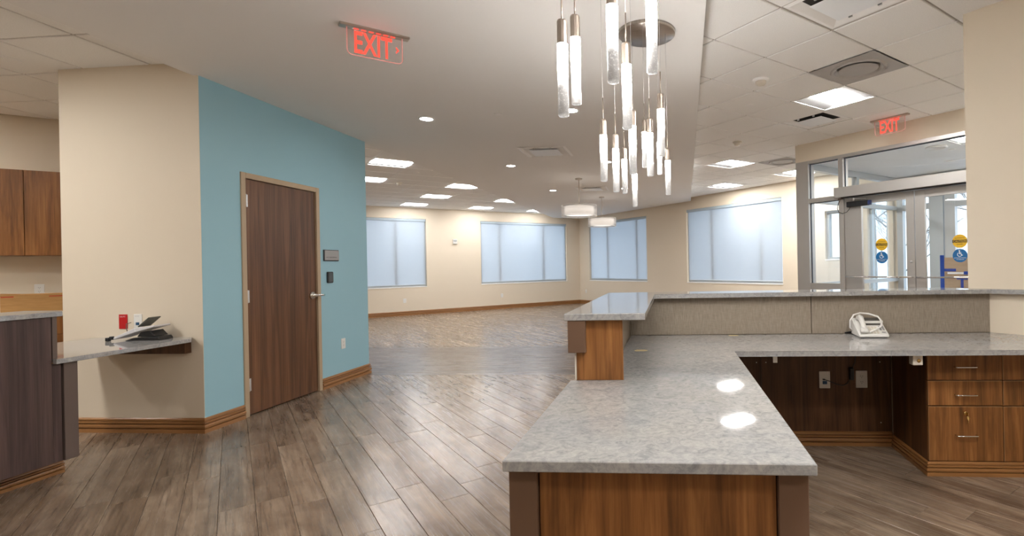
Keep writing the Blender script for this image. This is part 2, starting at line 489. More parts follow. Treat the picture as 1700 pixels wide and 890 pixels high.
# ------------------------------------------------------------------ ceilings
ZS, ZT = 2.885, 2.992
SOF_L = -3.80
def sof_r(y): return 0.255 + (y-3.2)*0.0315
sof = [(SOF_L,-3.5),(sof_r(-3.5),-3.5),(sof_r(13.5),13.5),tuple(W(-15.26,9.51)[:2]),(SOF_L, 17.05)]
ceiling = struct('ceiling', MB().prism(sof, ZS, 3.03), m_drywall)
tiles = struct('ceiling', MB().prism([(-14,-4),(6,-4),(6,12.5),(-3,19.5),(-14,14)], 3.035, 3.1), m_white)
TP = 0.6096
def tile_mesh(poly):
    mb = MB(); n = len(poly)
    cx = sum(p[0] for p in poly)/n; cy = sum(p[1] for p in poly)/n
    ar = sum(poly[i][0]*poly[(i+1) % n][1] - poly[(i+1) % n][0]*poly[i][1] for i in range(n))
    if ar < 0: poly = poly[::-1]
    def ins(p, d):
        dx, dy = p[0]-cx, p[1]-cy
        return (p[0]-math.copysign(min(d, abs(dx)), dx), p[1]-math.copysign(min(d, abs(dy)), dy))
    b = [mb.bm.verts.new((*ins(p, 0.004), 0)) for p in poly]
    m = [mb.bm.verts.new((*p, 0.004)) for p in poly]
    t = [mb.bm.verts.new((*p, 0.015)) for p in poly]
    mb.bm.faces.new(b[::-1])
    for i in range(n):
        j = (i+1) % n
        mb.bm.faces.new((b[i], b[j], m[j], m[i])); mb.bm.faces.new((m[i], m[j], t[j], t[i]))
    return mb.mesh('ceiling_tile', m_tile)
hg = TP/2 - 0.0085
full_tile = tile_mesh([(-hg,-hg),(hg,-hg),(hg,hg),(-hg,hg)])
FIX = []      # cells taken by fittings: (zone, i, j)
def tile_zone(zone, u0, v0, ir, jr, inside, halfs, rot, conv):
    """grid of cells; inside(x,y) tells whether a cell centre is wanted; halfs are clip planes in local coordinates"""
    n = 0
    for i in range(*ir):
        for j in range(*jr):
            if (zone, i, j) in FIX: continue
            cu, cv = u0+(i+0.5)*TP, v0+(j+0.5)*TP
            P = conv(cu, cv)
            if not inside(P.x, P.y): continue
            poly = [(cu-hg,cv-hg),(cu+hg,cv-hg),(cu+hg,cv+hg),(cu-hg,cv+hg)]
            full = area(poly)
            for h in halfs:
                poly = clip(poly, *h)
                if len(poly) < 3: break
            if len(poly) < 3 or area(poly) < 0.003: continue
            s = proj(P.x, P.y, ZT)
            if s is None or not (-120 < s[0] < 1820 and -160 < s[1] < 900): continue
            if abs(area(poly)-full) < 1e-6: obj('ceiling_tile', full_tile, None, tiles, (P.x, P.y, ZT), rot)
            else: obj('ceiling_tile', tile_mesh([(p[0]-cu, p[1]-cv) for p in poly]), None, tiles, (P.x, P.y, ZT), rot)
            n += 1
    return n
# right zone (grid in p/r): origin corner of cell 0,0
RU, RVV = -2.165, 3.585
LU = -8.65 - 0.6096*0
# light cells: right zone
LIGHT_R = [(-2,2,'above the desk beside the round diffuser'), (-7,5,'second from the desk in the entrance ceiling'), (-10,8,'farthest one in the entrance ceiling by the shaded windows'), (-7,8,'cut off by the glazed entrance post')]
LIGHT_FILL = [(3,-4,'unseen, added for light right of the viewer'), (3,-7,'unseen, added for light behind the viewer'), (6,-4,'unseen, added for light by the right rear wall')]  # extra panels out of view, added to brighten the near area
LIGHT_L = [(-1,-3), (-4,-3), (-4,0), (-7,0), (-10,0), (-7,3), (-10,3), (-10,6), (-1,0), (-13+3,-3), (-7,-3)]
for i, j, *_ in LIGHT_R + LIGHT_FILL: FIX.append(('R', i, j))
for i, j in ((-3,3), (-1,1), (-6,6), (0,-1)): FIX.append(('R', i, j))
LIGHT_L_USE = [(-1,-3), (-4,-3), (-4,0), (-7,0), (-10,0), (-7,3), (-10,3), (-10,6)]
for i, j in LIGHT_L_USE: FIX.append(('L', i, j))
Rc = lambda u, v: W(u, v)
# local half planes for x > sof_r(y):  -(x) + 0.0315 y < -(0.255-3.2*0.0315)
def half_x(a, b, c):           # a x + b y <= c  in p/r coordinates
    return (a*PX_ + b*PY_, a*RX + b*RY, c)
nR = tile_zone('R', RU, RVV, (-14, 8), (-12, 11), lambda x, y: x > sof_r(y)-0.35,
          [half_x(-1, 0.0315, -(0.255-3.2*0.0315)-0.012), (0, 1, 9.49)], ROT_R, Rc)
nL = tile_zone('L', -8.65, RVV, (-11, 3), (-6, 12), lambda x, y: x < SOF_L+0.35 and y > 6.5,
          [half_x(1, 0, SOF_L-0.012), (-1, 0, 15.24), (0, 1, 9.49)], ROT_R, Rc)
for q in ((-1,-2), (-1,-5), (-1,-8), (-4,-2), (-5,0)): FIX.append(('K', *q))
nK = tile_zone('K', -4.784, 3.37, (-7, 2), (-5, 5), lambda x, y: x < SOF_L+0.3 and y < 6.2 and UV(x, y)[0] > -8.7 and not (x > -4.9 and y > 4.0),
          [(1, 0, SOF_L-0.012), (-PX_, -PY_, 8.26)], 0, lambda u, v: Vector((u, v, 0)))
# T bars
gb = MB()
for i in range(-14, 9): gb.box(RU+i*TP-0.008, RU+i*TP+0.008, -4, 9.5, 3.004, 3.033)
for j in range(-12, 11): gb.box(-11, 4, RVV+j*TP-0.008, RVV+j*TP+0.008, 3.0, 3.03)
o = obj('grid_bars', gb, m_grid, tiles, (0,0,0), ROT_R); o['kind'] = 'stuff'
gb = MB()
for i in range(-11, 4): gb.box(-8.65+i*TP-0.012, -8.65+i*TP+0.012, 0.5, 9.5, 2.9885, 3.0305)
for j in range(-6, 11): gb.box(-15.24, -6.9, RVV+j*TP-0.012, RVV+j*TP+0.012, 2.9888, 3.0308)
o = obj('grid_bars', gb, m_white_metal, tiles, (0,0,0), ROT_R); o['kind'] = 'stuff'
gb = MB()
for i in range(-7, 3): gb.box(-4.784+i*TP-0.008, -4.784+i*TP+0.008, -3, 6, 3.001, 3.031)
for j in range(-9, 5): gb.box(-9, -3.7, 3.37+j*TP-0.008, 3.37+j*TP+0.008, 3.001, 3.031)
o = obj('grid_bars', gb, m_grid, tiles); o['kind'] = 'stuff'

# ------------------------------------------------------------------ walls
def slab_with_holes(u0, u1, z0, z1, y0, y1, holes):
    """wall slab along local x, thickness y0..y1, rectangular holes (ua,ub,za,zb)"""
    mb = MB()
    us = sorted({u0, u1, *[h[k] for h in holes for k in (0, 1) if u0 < h[k] < u1]})
    zs = sorted({z0, z1, *[h[k] for h in holes for k in (2, 3) if z0 < h[k] < z1]})
    inh = lambda u, z: any(h[0] < u < h[1] and h[2] < z < h[3] for h in holes)
    G = {}
    def V(u, y, z):
        k = (u, y, z)
        if k not in G: G[k] = mb.bm.verts.new(k)
        return G[k]
    solid = lambda i, j: 0 <= i < len(us)-1 and 0 <= j < len(zs)-1 and not inh((us[i]+us[i+1])/2, (zs[j]+zs[j+1])/2)
    for i in range(len(us)-1):
        for j in range(len(zs)-1):
            if not solid(i, j): continue
            a, b, c, d = us[i], us[i+1], zs[j], zs[j+1]
            mb.bm.faces.new((V(a,y0,c), V(b,y0,c), V(b,y0,d), V(a,y0,d)))
            mb.bm.faces.new((V(a,y1,c), V(a,y1,d), V(b,y1,d), V(b,y1,c)))
            if not solid(i-1, j): mb.bm.faces.new((V(a,y0,c), V(a,y0,d), V(a,y1,d), V(a,y1,c)))
            if not solid(i+1, j): mb.bm.faces.new((V(b,y0,c), V(b,y1,c), V(b,y1,d), V(b,y0,d)))
            if not solid(i, j-1): mb.bm.faces.new((V(a,y0,c), V(a,y1,c), V(b,y1,c), V(b,y0,c)))
            if not solid(i, j+1): mb.bm.faces.new((V(a,y0,d), V(b,y0,d), V(b,y1,d), V(a,y1,d)))
    return mb
XB, YC = -3.757, 3.92
ZW = 3.03
# blue wall : local x -> +Y, front (-y) -> +X
struct('wall_left', slab_with_holes(YC+0.0035, 6.24, 0, ZW, 0, 0.12, [(4.335, 5.33, -1, 2.162)]), m_blue, (XB, 0, 0), PI/2)
# cream return wall (faces the viewer)
struct('wall_left_return', MB().prism([(-5.0,YC),(XB,YC),(XB,YC+0.003),(XB-0.1205,YC+0.003),(XB-0.1205,YC+0.12),(-5.0,YC+0.12)], 0, ZW), m_cream)
struct('wall_left_return', MB().box(-5.0, -4.88, YC+0.1205, 6.2, 0, ZW), m_cream)
struct('wall_left_far', MB().box(-6.2, XB-0.121, 6.12, 6.24, 0, ZW), m_cream)
struct('wall_kitchen', MB().box(-8.40, -8.28, -5.2, 0.2, 0, ZW), m_cream, (0,0,0), ROT_R)
struct('wall_left_rear', MB().box(-9.3, -9.2, -3.6, 3.6, 0, ZW), m_cream)
struct('wall_rear', MB().box(-9.3, 4.6, -3.7, -3.6, 0, ZW), m_cream)
struct('wall_right_rear', MB().box(4.45, 4.55, -3.6, 1.2, 0, ZW), m_cream)
struct('wall_right', MB().box(-1.49, 2.0, 4.113, 4.25, 0, ZW), m_cream, (0,0,0), ROT_R)
struct('wall_right_return', MB().box(-1.49, -1.39, 4.2505, 6.66, 0, ZW), m_cream, (0,0,0), ROT_R)
struct('wall_far_left_side', MB().hexa([(-6.15,6.1,0),(-6.15,6.3,0),(-13.2,10.2,0),(-13.2,10.0,0),(-6.15,6.1,ZW),(-6.15,6.3,ZW),(-13.2,10.2,ZW),(-13.2,10.0,ZW)]), m_cream)
UL, VRW = -15.26, 9.51
W1, W2 = (1.42, 4.41, 0.775, 2.69), (6.01, 9.0, 0.775, 2.69)
W3, W4 = (-14.65, -11.63, 0.785, 2.675), (-9.98, -7.005, 0.79, 2.685)
W5, W6 = (-5.98, -5.42, 1.30, 2.28), (-5.10, -4.73, 0.02, 2.66)
# window wall on the left : local x -> r ; front (-y) -> p
ROT_L = math.atan2(RY, RX)
struct('wall_far_left', slab_with_holes(-2.2, VRW+0.25, 0, ZW, 0, 0.25, [W1, W2]), m_cream, (PX_*UL, PY_*UL, 0), ROT_L)
struct('wall_far_right', slab_with_holes(UL, -4.56, 0, ZW, 0, 0.25, [W3, W4, W5, W6]), m_cream, (RX*VRW, RY*VRW, 0), ROT_R)
struct('wall_entrance', MB().box(-4.66, -1.4905, 6.68, 6.83, 2.735, ZW), m_cream, (0,0,0), ROT_R)

# ------------------------------------------------------------------ baseboards
PROF = [(0,0),(0.019,0),(0.019,0.029),(0.016,0.031),(0.004,0.032),(0.004,0.038),(0.020,0.040),(0.022,0.054),(0.019,0.067),(0.004,0.069),(0.004,0.076),(0.018,0.078),(0.018,0.090),(0.005,0.092),(0.005,0.098),(0.013,0.100),(0.011,0.112),(0.003,0.12),(0,0.12)]
def trim_mb(mb, p0, p1, nrm, m0=0, m1=0, h=0.12, z=0.0, dk=1.0):
    p0, p1, nv = Vector((*p0, 0)), Vector((*p1, 0)), Vector((*nrm, 0)).normalized()
    t = (p1-p0).normalized(); k = h/0.12
    a = [mb.bm.verts.new(p0 + nv*d*dk - t*m0*d*dk + Vector((0,0,z+q*k))) for d, q in PROF]
    b = [mb.bm.verts.new(p1 + nv*d*dk + t*m1*d*dk + Vector((0,0,z+q*k))) for d, q in PROF]
    n = len(PROF)
    for i in range(n):
        j = (i+1) % n; mb.bm.faces.new((a[i], a[j], b[j], b[i]))
    mb.bm.faces.new(a[::-1]); mb.bm.faces.new(b); return mb
struct('baseboard_left_return', trim_mb(MB(), (-5.0,YC), (XB,YC), (0,-1), 0, 1), m_base)
struct('baseboard_left', trim_mb(MB(), (XB,YC), (XB,4.312), (1,0), 1, 0), m_base)
struct('baseboard_left', trim_mb(MB(), (XB,5.352), (XB,6.24), (1,0), 0, 1), m_base)
c0 = W(UL, VRW)
struct('baseboard_far_left', trim_mb(MB(), W(UL,-2)[:2], c0[:2], (PX_,PY_), 0, -1), m_base)
struct('baseboard_far_right', trim_mb(MB(), c0[:2], W(-5.2,VRW)[:2], (-RX,-RY), -1, 0), m_base)
struct('baseboard_right', trim_mb(MB(), W(-1.49,4.113)[:2], W(2,4.113)[:2], (-RX,-RY), 1, 0), m_base)

# ------------------------------------------------------------------ windows with roller shades
def window(n, spec, mull, loc, rot, shade=True):
    """local x along wall, -y towards the room, y=0 wall face"""
    a, b, z0, z1 = spec
    r = root_struct('window_%d' % n, loc, rot)
    fr = MB(); y0, y1 = 0.072, 0.135
    fr.box(a, a+0.05, y0, y1, z0, z1); fr.box(b-0.05, b, y0, y1, z0, z1)
    fr.box(a+0.05, b-0.05, y0, y1, z0, z0+0.06); fr.box(a+0.05, b-0.05, y0, y1, z1-0.06, z1)
    obj('window_frame', fr, m_alu_l, r)
    xs = [a+0.05]
    for m in mull:
        obj('mullion', MB().box(m-0.035, m+0.035, y0-0.005, y1+0.005, z0+0.06, z1-0.06), m_alu_l, r); xs += [m-0.035, m+0.035]
    xs.append(b-0.05)
    for i in range(0, len(xs), 2):
        obj('pane', MB().box(xs[i], xs[i+1], 0.10, 0.106, z0+0.06, z1-0.06), m_glass, r)
    obj('sill', MB().box(a-0.004, b+0.004, -0.010, 0.052, z0-0.008, z0+0.014, 0.003), m_white_metal, r)
    if shade:
        obj('shade_cloth', MB().box(a+0.035, b-0.035, 0.040, 0.0415, z0+0.075, z1-0.06), m_shade, r)
        obj('hem_bar', MB().box(a+0.035, b-0.035, 0.033, 0.047, z0+0.058, z0+0.078, 0.004), m_shade_bar, r)
        obj('shade_headrail', MB().box(a+0.006, b-0.006, 0.008, 0.052, z1-0.072, z1-0.004, 0.004), m_head, r)
    return r
m_shade_bar = plain('shade hem', (0.55, 0.60, 0.64), 0.6)
m_head = plain('shade headrail', (0.42, 0.50, 0.56), 0.5)
LL, LR = (PX_*UL, PY_*UL, 0), (RX*VRW, RY*VRW, 0)
window(1, W1, (2.2, 3.60), LL, ROT_L)
window(2, W2, (6.64, 8.155), LL, ROT_L)
window(3, W3, (-13.65, -12.15), LR, ROT_R)
window(4, W4, (-9.12, -7.61), LR, ROT_R)
window(5, W5, (), LR, ROT_R, False)
window(6, W6, (), LR, ROT_R, False)

# ------------------------------------------------------------------ walnut door on the blue wall
d1 = root_struct('door_1', (XB, 4.832, 0), PI/2)        # local x along wall, -y to the room
fr = MB()
for s in (-1, 1): fr.box(s*0.517, s*0.467, -0.012, 0.10, 0, 2.178, 0.003); 
fr.box(-0.4665, 0.4665, -0.012, 0.10, 2.128, 2.178, 0.003)
for s in (-1, 1): fr.box(s*0.4668, s*0.452, 0.052, 0.072, 0, 2.127)
obj('door_frame', fr, m_frame_tan, d1)
leaf = obj('door_leaf', MB().box(-0.463, 0.463, 0.006, 0.050, 0.012, 2.124, 0.002), m_door, d1)
for z in (0.28, 1.07, 1.93):
    h = MB().tube([(-0.4645, -0.003, z-0.057), (-0.4645, -0.003, z+0.057)], 0.0085, 10)
    for k in range(1, 5): h.lathe([(0.0092, -0.001), (0.0092, 0.001)], 10, (-0.4645, -0.003, z-0.057+0.0228*k))
    h.box(-0.4645, -0.432, 0.003, 0.0058, z-0.055, z+0.055)
    obj('hinge', h, m_steel, d1)
lv = MB().lathe([(0.040, 0.006), (0.040, -0.006), (0.035, -0.014), (0.016, -0.016), (0.014, -0.05), (0.0, -0.05)], 24, (0.395, 0, 1.03), 'y')
lv.tube([(0.395, -0.048, 1.03), (0.43, -0.055, 1.031), (0.47, -0.055, 1.03), (0.512, -0.048, 1.028)], 0.0125, 10)
obj('lever_handle', lv, m_chrome, d1)

def plate(name, label, cat, x, y, z, rotz, w_, h_, mat, t=0.006):
    r = thing(name, label, cat, (x, y, z), rotz)
    obj('cover_plate', MB().box(-w_/2, w_/2, -t, 0, -h_/2, h_/2, 0.002), mat, r); return r
def duplex(r, t=0.006, mat=None):
    for s in (-1, 1):
        k = obj('socket', MB().lathe([(0.017, -t-0.0015), (0.017, -t+0.002)], 20, (0, 0, s*0.0195), 'y', False), mat or m_plastic, r)
        sl = MB()
        for q in (-0.0062, 0.0062): sl.box(q-0.0011, q+0.0011, -t-0.0022, -t-0.001, s*0.0195-0.001, s*0.0195+0.007)
        sl.lathe([(0.0022, -t-0.0022), (0.0022, -t-0.001)], 8, (0, 0, s*0.0195-0.008), 'y', False)
        obj('slot', sl, m_inkblack, k)
# signs by the door
r = thing('room_sign', 'grey plaque with black edge and small lettering beside the walnut door', 'sign', (XB, 5.535, 1.456), PI/2)
obj('backplate', MB().box(-0.128, 0.128, -0.012, 0, -0.062, 0.062, 0.002), m_black, r)
fp = obj('faceplate', MB().box(-0.119, 0.126, -0.016, -0.0125, -0.052, 0.055, 0.001), plain('grey sign face', (0.34,0.33,0.33), 0.4), r)
obj('lettering', MB().text('HOUSEKEEPING', 0.015, -0.004, -0.022, -0.0165, 0.185), m_inkblack, fp)
r = thing('card_reader', 'small black card reader on the blue wall below the grey plaque', 'card reader', (XB, 5.502, 1.213), PI/2)
obj('housing', MB().box(-0.045, 0.045, -0.022, 0, -0.062, 0.062, 0.006), m_black, r)
obj('reader_face', MB().box(-0.034, 0.04, -0.0245, -0.0222, -0.048, 0.052, 0.001), plain('reader face', (0.06,0.07,0.075), 0.3), r)
duplex(plate('wall_outlet', 'white duplex outlet low on the blue wall right of the walnut door', 'outlet', XB, 5.727, 0.447, PI/2, 0.075, 0.118, m_plastic))

# cream return wall fittings
r = plate('emergency_outlet_plate', 'bright red cover plate on the cream wall above the small quartz shelf', 'wall plate', -4.4535, YC, 0.905, 0, 0.074, 0.118, m_red)
obj('lettering', MB().text('CALL 911', 0.010, -0.003, 0.041, -0.0063, 0.046), m_inkwhite, r)
r = plate('data_outlet', 'white data plate with dark blue jack beside the red cover plate', 'outlet', -4.322, YC, 0.906, 0, 0.072, 0.118, m_plastic)
obj('lettering', MB().text('D1-012', 0.008, -0.004, 0.042, -0.0063, 0.034), m_grey_btn, r)
obj('jack', MB().box(-0.014, 0.014, -0.009, -0.006, -0.03, -0.008), m_navy, r)

# ------------------------------------------------------------------ far wall outlets and thermostat
def far(n, spec, side, name, label, w_=0.075, h_=0.118):
    s, z = spec
    P = W(UL, s) if side == 'L' else W(s, VRW)
    rot = ROT_L if side == 'L' else ROT_R
    return plate(name, label, 'outlet', P.x, P.y, z, rot, w_, h_, m_plastic)
duplex(far(0, (3.80, 0.41), 'L', 'wall_outlet', 'white outlet on the far cream wall below the left shaded window', 0.08))
duplex(far(0, (6.66, 0.41), 'L', 'wall_outlet', 'white outlet on the far cream wall below the second shaded window'))
duplex(far(0, (-14.89, 0.42), 'R', 'wall_outlet', 'white outlet on the far wall just right of the room corner'))
P = W(UL, 5.224)
r = thing('fire_strobe', 'white fire alarm strobe high on the cream wall between two shaded windows', 'alarm', (P.x, P.y, 2.06), ROT_L)
obj('housing', MB().box(-0.065, 0.065, -0.045, 0, -0.07, 0.07, 0.01), m_plastic, r)
obj('lens', MB().box(-0.045, 0.045, -0.062, -0.0455, 0.0, 0.05, 0.012), m_alu_l, r)

# ------------------------------------------------------------------ ceiling light panels
def panel_parts(r, lens_mat=None):
    h = TP/2 - 0.004
    fr = MB()
    for a, b, c, d in ((-h,h,-h,-h+0.016),(-h,h,h-0.016,h),(-h,-h+0.016,-h+0.016,h-0.016),(h-0.016,h,-h+0.016,h-0.016)):
        fr.box(a, b, c, d, -0.003, 0.028)
    obj('frame', fr, m_white_metal, r)
    q = h - 0.0162
    for s in (-1, 1):                                     # sloped side reflectors
        wg = MB().hexa([(s*q,-q,0.002),(s*0.15,-q,0.022),(s*0.15,q,0.022),(s*q,q,0.002),(s*q,-q,0.006),(s*0.15,-q,0.026),(s*0.15,q,0.026),(s*q,q,0.006)])
        obj('reflector', wg, m_wing, r)
    ln = MB()
    pts = [(-0.149, 0.020), (-0.10, 0.004), (0, -0.002), (0.10, 0.004), (0.149, 0.020)]
    if lens_mat is m_panel_dim: pts = [(-0.149, 0.0), (-0.10, -0.012), (0, -0.018), (0.10, -0.012), (0.149, 0.0)]  # lounge lens shaped to drop lower so it lights the tiles
    for (xa, za), (xb, zb) in zip(pts, pts[1:]):
        ln.hexa([(xa,-q,za),(xb,-q,zb),(xb,q,zb),(xa,q,za),(xa,-q,za+0.006),(xb,-q,zb+0.006),(xb,q,zb+0.006),(xa,q,za+0.006)])
    obj('lens', ln, lens_mat or m_panel, r)
proto = None
def light_at(u0, v0, i, j, label, group):
    global proto
    P = W(u0+(i+0.5)*TP, v0+(j+0.5)*TP, ZT+0.004)
    if proto is None:
        proto = thing('ceiling_light', label, 'ceiling light', P, ROT_R, group); panel_parts(proto, m_panel_dim if 'lounge' in group else None); return proto
    c = copy_tree(proto, P, label, ROT_R); c['group'] = group; return c
for i, j, d in LIGHT_R: light_at(RU, RVV, i, j, 'square lit ceiling panel, ' + d, 'square ceiling lights in the entrance ceiling')
for i, j, d in LIGHT_FILL: light_at(RU, RVV, i, j, 'square lit ceiling panel, ' + d, 'square ceiling lights in the entrance ceiling')
LN = {(-1,-3): 'nearest one beside the blue wall', (-4,-3): 'half hidden behind the blue wall end', (-4,0): 'right one in the second row past the blue wall',
      (-7,0): 'left one in the middle rows', (-10,0): 'leftmost in the row next to the far windows', (-7,3): 'third along the soffit edge',
      (-10,3): 'middle one in the row next to the far windows', (-10,6): 'farthest right by the soffit end'}
protoE, proto = proto, None
for i, j in LIGHT_L_USE: light_at(-8.65, RVV, i, j, 'square lit ceiling panel, ' + LN[(i, j)], 'square ceiling lights over the far lounge')
protoN = None
for i, j, d in ((-1,-2,'nearest the cream wall'), (-1,-5,'unseen, added second from the cream wall'), (-1,-8,'unseen, added third from the cream wall'), (-4,-2,'unseen, added over the kitchen counter'), (-5,0,'unseen, added to light the wall cabinets')):  # all but the first are unseen panels added to brighten the nook
    P = (-4.784+(i+0.5)*TP, 3.37+(j+0.5)*TP, ZT+0.004); lab = 'square lit ceiling panel over the nurse station nook, ' + d
    if protoN is None: protoN = thing('ceiling_light', lab, 'ceiling light', P, 0, 'square ceiling lights over the nook'); panel_parts(protoN, m_panel_nook)
    else: copy_tree(protoN, P, lab, 0)
proto = protoE

# ------------------------------------------------------------------ recessed downlights, sprinklers, detectors
def downlight_parts(r):
    obj('trim_ring', MB().lathe([(0.082, 0), (0.082, -0.006), (0.066, -0.008), (0.062, 0.0)], 28, closed=True), m_white_metal, r)
    obj('lamp', MB().lathe([(0.061, -0.001), (0.03, -0.0035), (0.0, -0.004)], 20), m_down, r)
dl = None
for i, (x_, y_, d) in enumerate([(-2.545,5.377,'between the exit sign and the blue wall corner'), (-0.974,5.309,'behind the two left glass tubes'),
        (-2.458,8.071,'below the nearest square vent'), (-2.412,10.867,'beside the first drum pendant'),
        (-0.93,8.05,'behind the hanging tube cluster'), (-0.90,10.9,'behind the lowest hanging tube'), (-2.50,2.6,'unseen, added near the exit sign'), (-2.5,-0.1,'unseen, added behind the viewer'), (-0.95,2.6,'unseen, added above the tube clusters'), (-0.95,-0.1,'unseen, added at the rear over the desk'), (-2.5,-2.7,'last unseen one added at the rear'), (-0.95,-2.7,'last unseen one added, near the right')]):  # the unseen ones repeat the rows outside the view for ambient light
    lab = 'round recessed downlight in the grey soffit, ' + d
    if dl is None:
        dl = thing('recessed_downlight', lab, 'downlight', (x_, y_, ZS), 0, 'recessed downlights in the soffit'); downlight_parts(dl)
    else: copy_tree(dl, (x_, y_, ZS), lab)
sp = None
for x_, y_, z_, d in [(-1.744,5.32,ZS,'right of the downlight nearest the exit sign'), (-1.631,8.835,ZS,'above the first drum pendant'), (-0.55,12.9,ZS,'at the far end of the soffit'),
        (0.898,5.768,ZT,'in the tiles past the dome sensor'), (1.116,10.076,ZT,'in the tiles by the far lit panels'), (-4.415,8.915,ZT,'in the lounge tiles left of the soffit')]:
    lab = 'small round sprinkler cover, ' + d
    if sp is None:
        sp = tag(obj('sprinkler_cover', MB().lathe([(0.042,0.0),(0.042,-0.004),(0.036,-0.006),(0,-0.006)], 24), m_white_metal, None, (x_, y_, z_)), lab, 'sprinkler', 'concealed sprinkler covers')
    else:
        c = sp.copy(); COL.objects.link(c); c.location = (x_, y_, z_); c['label'] = lab
tag(obj('ceiling_speaker_cover', MB().lathe([(0.085,0.0),(0.085,-0.004),(0.075,-0.006),(0,-0.006)], 28), m_tile, None, (-5.14, 3.68, ZT)), 'flush round cover in the nook ceiling above the cream wall', 'speaker')
r = thing('dome_sensor', 'white dome sensor with a faceted lens in the ceiling tiles near the soffit', 'sensor', (0.883, 4.969, ZT))
obj('base_ring', MB().lathe([(0.075,0.0),(0.075,-0.012),(0.06,-0.022),(0,-0.022)], 28), m_white_metal, r)
obj('lens_dome', MB().lathe([(0.052,-0.022),(0.050,-0.04),(0.036,-0.056),(0.0,-0.064)], 24), m_ivory, r)
r = thing('smoke_detector', 'small cream smoke detector in the tiles before the far entrance lights', 'smoke detector', (0.99, 7.496, ZT), 0, 'smoke detectors')
obj('base_ring', MB().lathe([(0.065,0.0),(0.065,-0.016),(0,-0.016)], 24), m_ivory, r)
obj('sensor_head', MB().lathe([(0.048,-0.016),(0.04,-0.052),(0,-0.055)], 24), m_ivory, r)
copy_tree(r, (-5.277, 9.902, ZT), 'small cream smoke detector in the lounge tiles left of the soffit')

# ------------------------------------------------------------------ air diffusers
def plaque_diffuser(name, label, loc, rotz, sz, group, flush=False):
    r = thing(name, label, 'air vent', loc, rotz, group)
    h = sz/2
    fr = MB()                                            # outer flange, sloping inner cone, central plaque
    for k in range(4):
        a, b = k*PI/2, (k+1)*PI/2
        ring = [(h*1.0, 0.0), (h*0.90, -0.008), (h*0.88, -0.006), (h*0.70, 0.024)]
        def q(ang, d, z): return Vector((d*(math.cos(ang)-math.sin(ang)), d*(math.sin(ang)+math.cos(ang)), z))
        for (d0, z0), (d1, z1) in zip(ring, ring[1:]):
            fr.poly([q(a,d0,z0), q(b,d0,z0), q(b,d1,z1), q(a,d1,z1)])
    obj('flange', fr, m_white_metal, r)
    obj('throat', MB().box(-h*0.72, h*0.72, -h*0.72, h*0.72, 0.0245, 0.0265), m_dark, r)
    obj('plaque', MB().box(-h*0.60, h*0.60, -h*0.58, h*0.58, -0.016, -0.012, 0.002), m_plate_blue, r)
    for s in (-1, 1):
        for q2 in (-0.35, 0.35): obj('clip', MB().box(h*q2-0.012, h*q2+0.012, s*h*0.70-0.006, s*h*0.70+0.006, -0.009, 0.024), m_steel, r)
    return r
plaque_diffuser('square_vent', 'square white air vent in the soffit, nearest of the two', (-1.68, 7.18, ZS-0.004), 0, 0.66, 'square soffit vents')
plaque_diffuser('square_vent', 'square white air vent in the soffit behind the first drum pendant', (-1.57, 10.84, ZS-0.004), 0, 0.66, 'square soffit vents')
P = W(RU-2.5*TP, RVV+3.5*TP, ZT+0.008)
plaque_diffuser('tile_vent', 'square plaque air vent in the tiles beside the entrance exit sign', P, ROT_R, 0.595, 'square tile vents')
P = W(RU+0.5*TP, RVV-0.5*TP, ZT+0.008)
plaque_diffuser('tile_vent', 'square plaque air vent at the top edge, nearest in the entrance ceiling', P, ROT_R, 0.595, 'square tile vents')
rd = None
for i, j, d in ((-1,1,'above the lit panel nearest the desk'), (-6,6,'next to the far entrance lights')):
    P = W(RU+(i+0.5)*TP, RVV+(j+0.5)*TP, ZT)
    lab = 'grey square plate with a round recessed air diffuser, ' + d
    if rd is None:
        rd = thing('round_diffuser', lab, 'air vent', P, ROT_R, 'round diffusers in the entrance ceiling')
        h = TP/2 - 0.006; mb = MB(); n = 32
        out = []
        for k in range(n):
            a = 2*PI*k/n; cx, cy = math.cos(a), math.sin(a); s = h/max(abs(cx), abs(cy)); out.append((cx*s, cy*s))
        pr = [(None, 0.0), (0.235, 0.0), (0.225, -0.014), (0.205, -0.008), (0.175, 0.022)]
        rings = [[mb.bm.verts.new((*(out[k] if q is None else (q*math.cos(2*PI*k/n), q*math.sin(2*PI*k/n))), z)) for k in range(n)] for q, z in pr]
        for a, b in zip(rings, rings[1:]):
            for k in range(n): mb.bm.faces.new((a[k], a[(k+1) % n], b[(k+1) % n], b[k]))
        obj('face_plate', mb, m_grey_metal, rd)
        obj('inner_cone', MB().lathe([(0.165,-0.004),(0.12,0.004),(0.06,-0.002),(0,-0.004)], 32), m_grey_metal, rd)
        obj('throat', MB().lathe([(0.20,0.023),(0,0.023)], 24), m_grey_metal, rd)
    else: copy_tree(rd, P, lab, ROT_R)

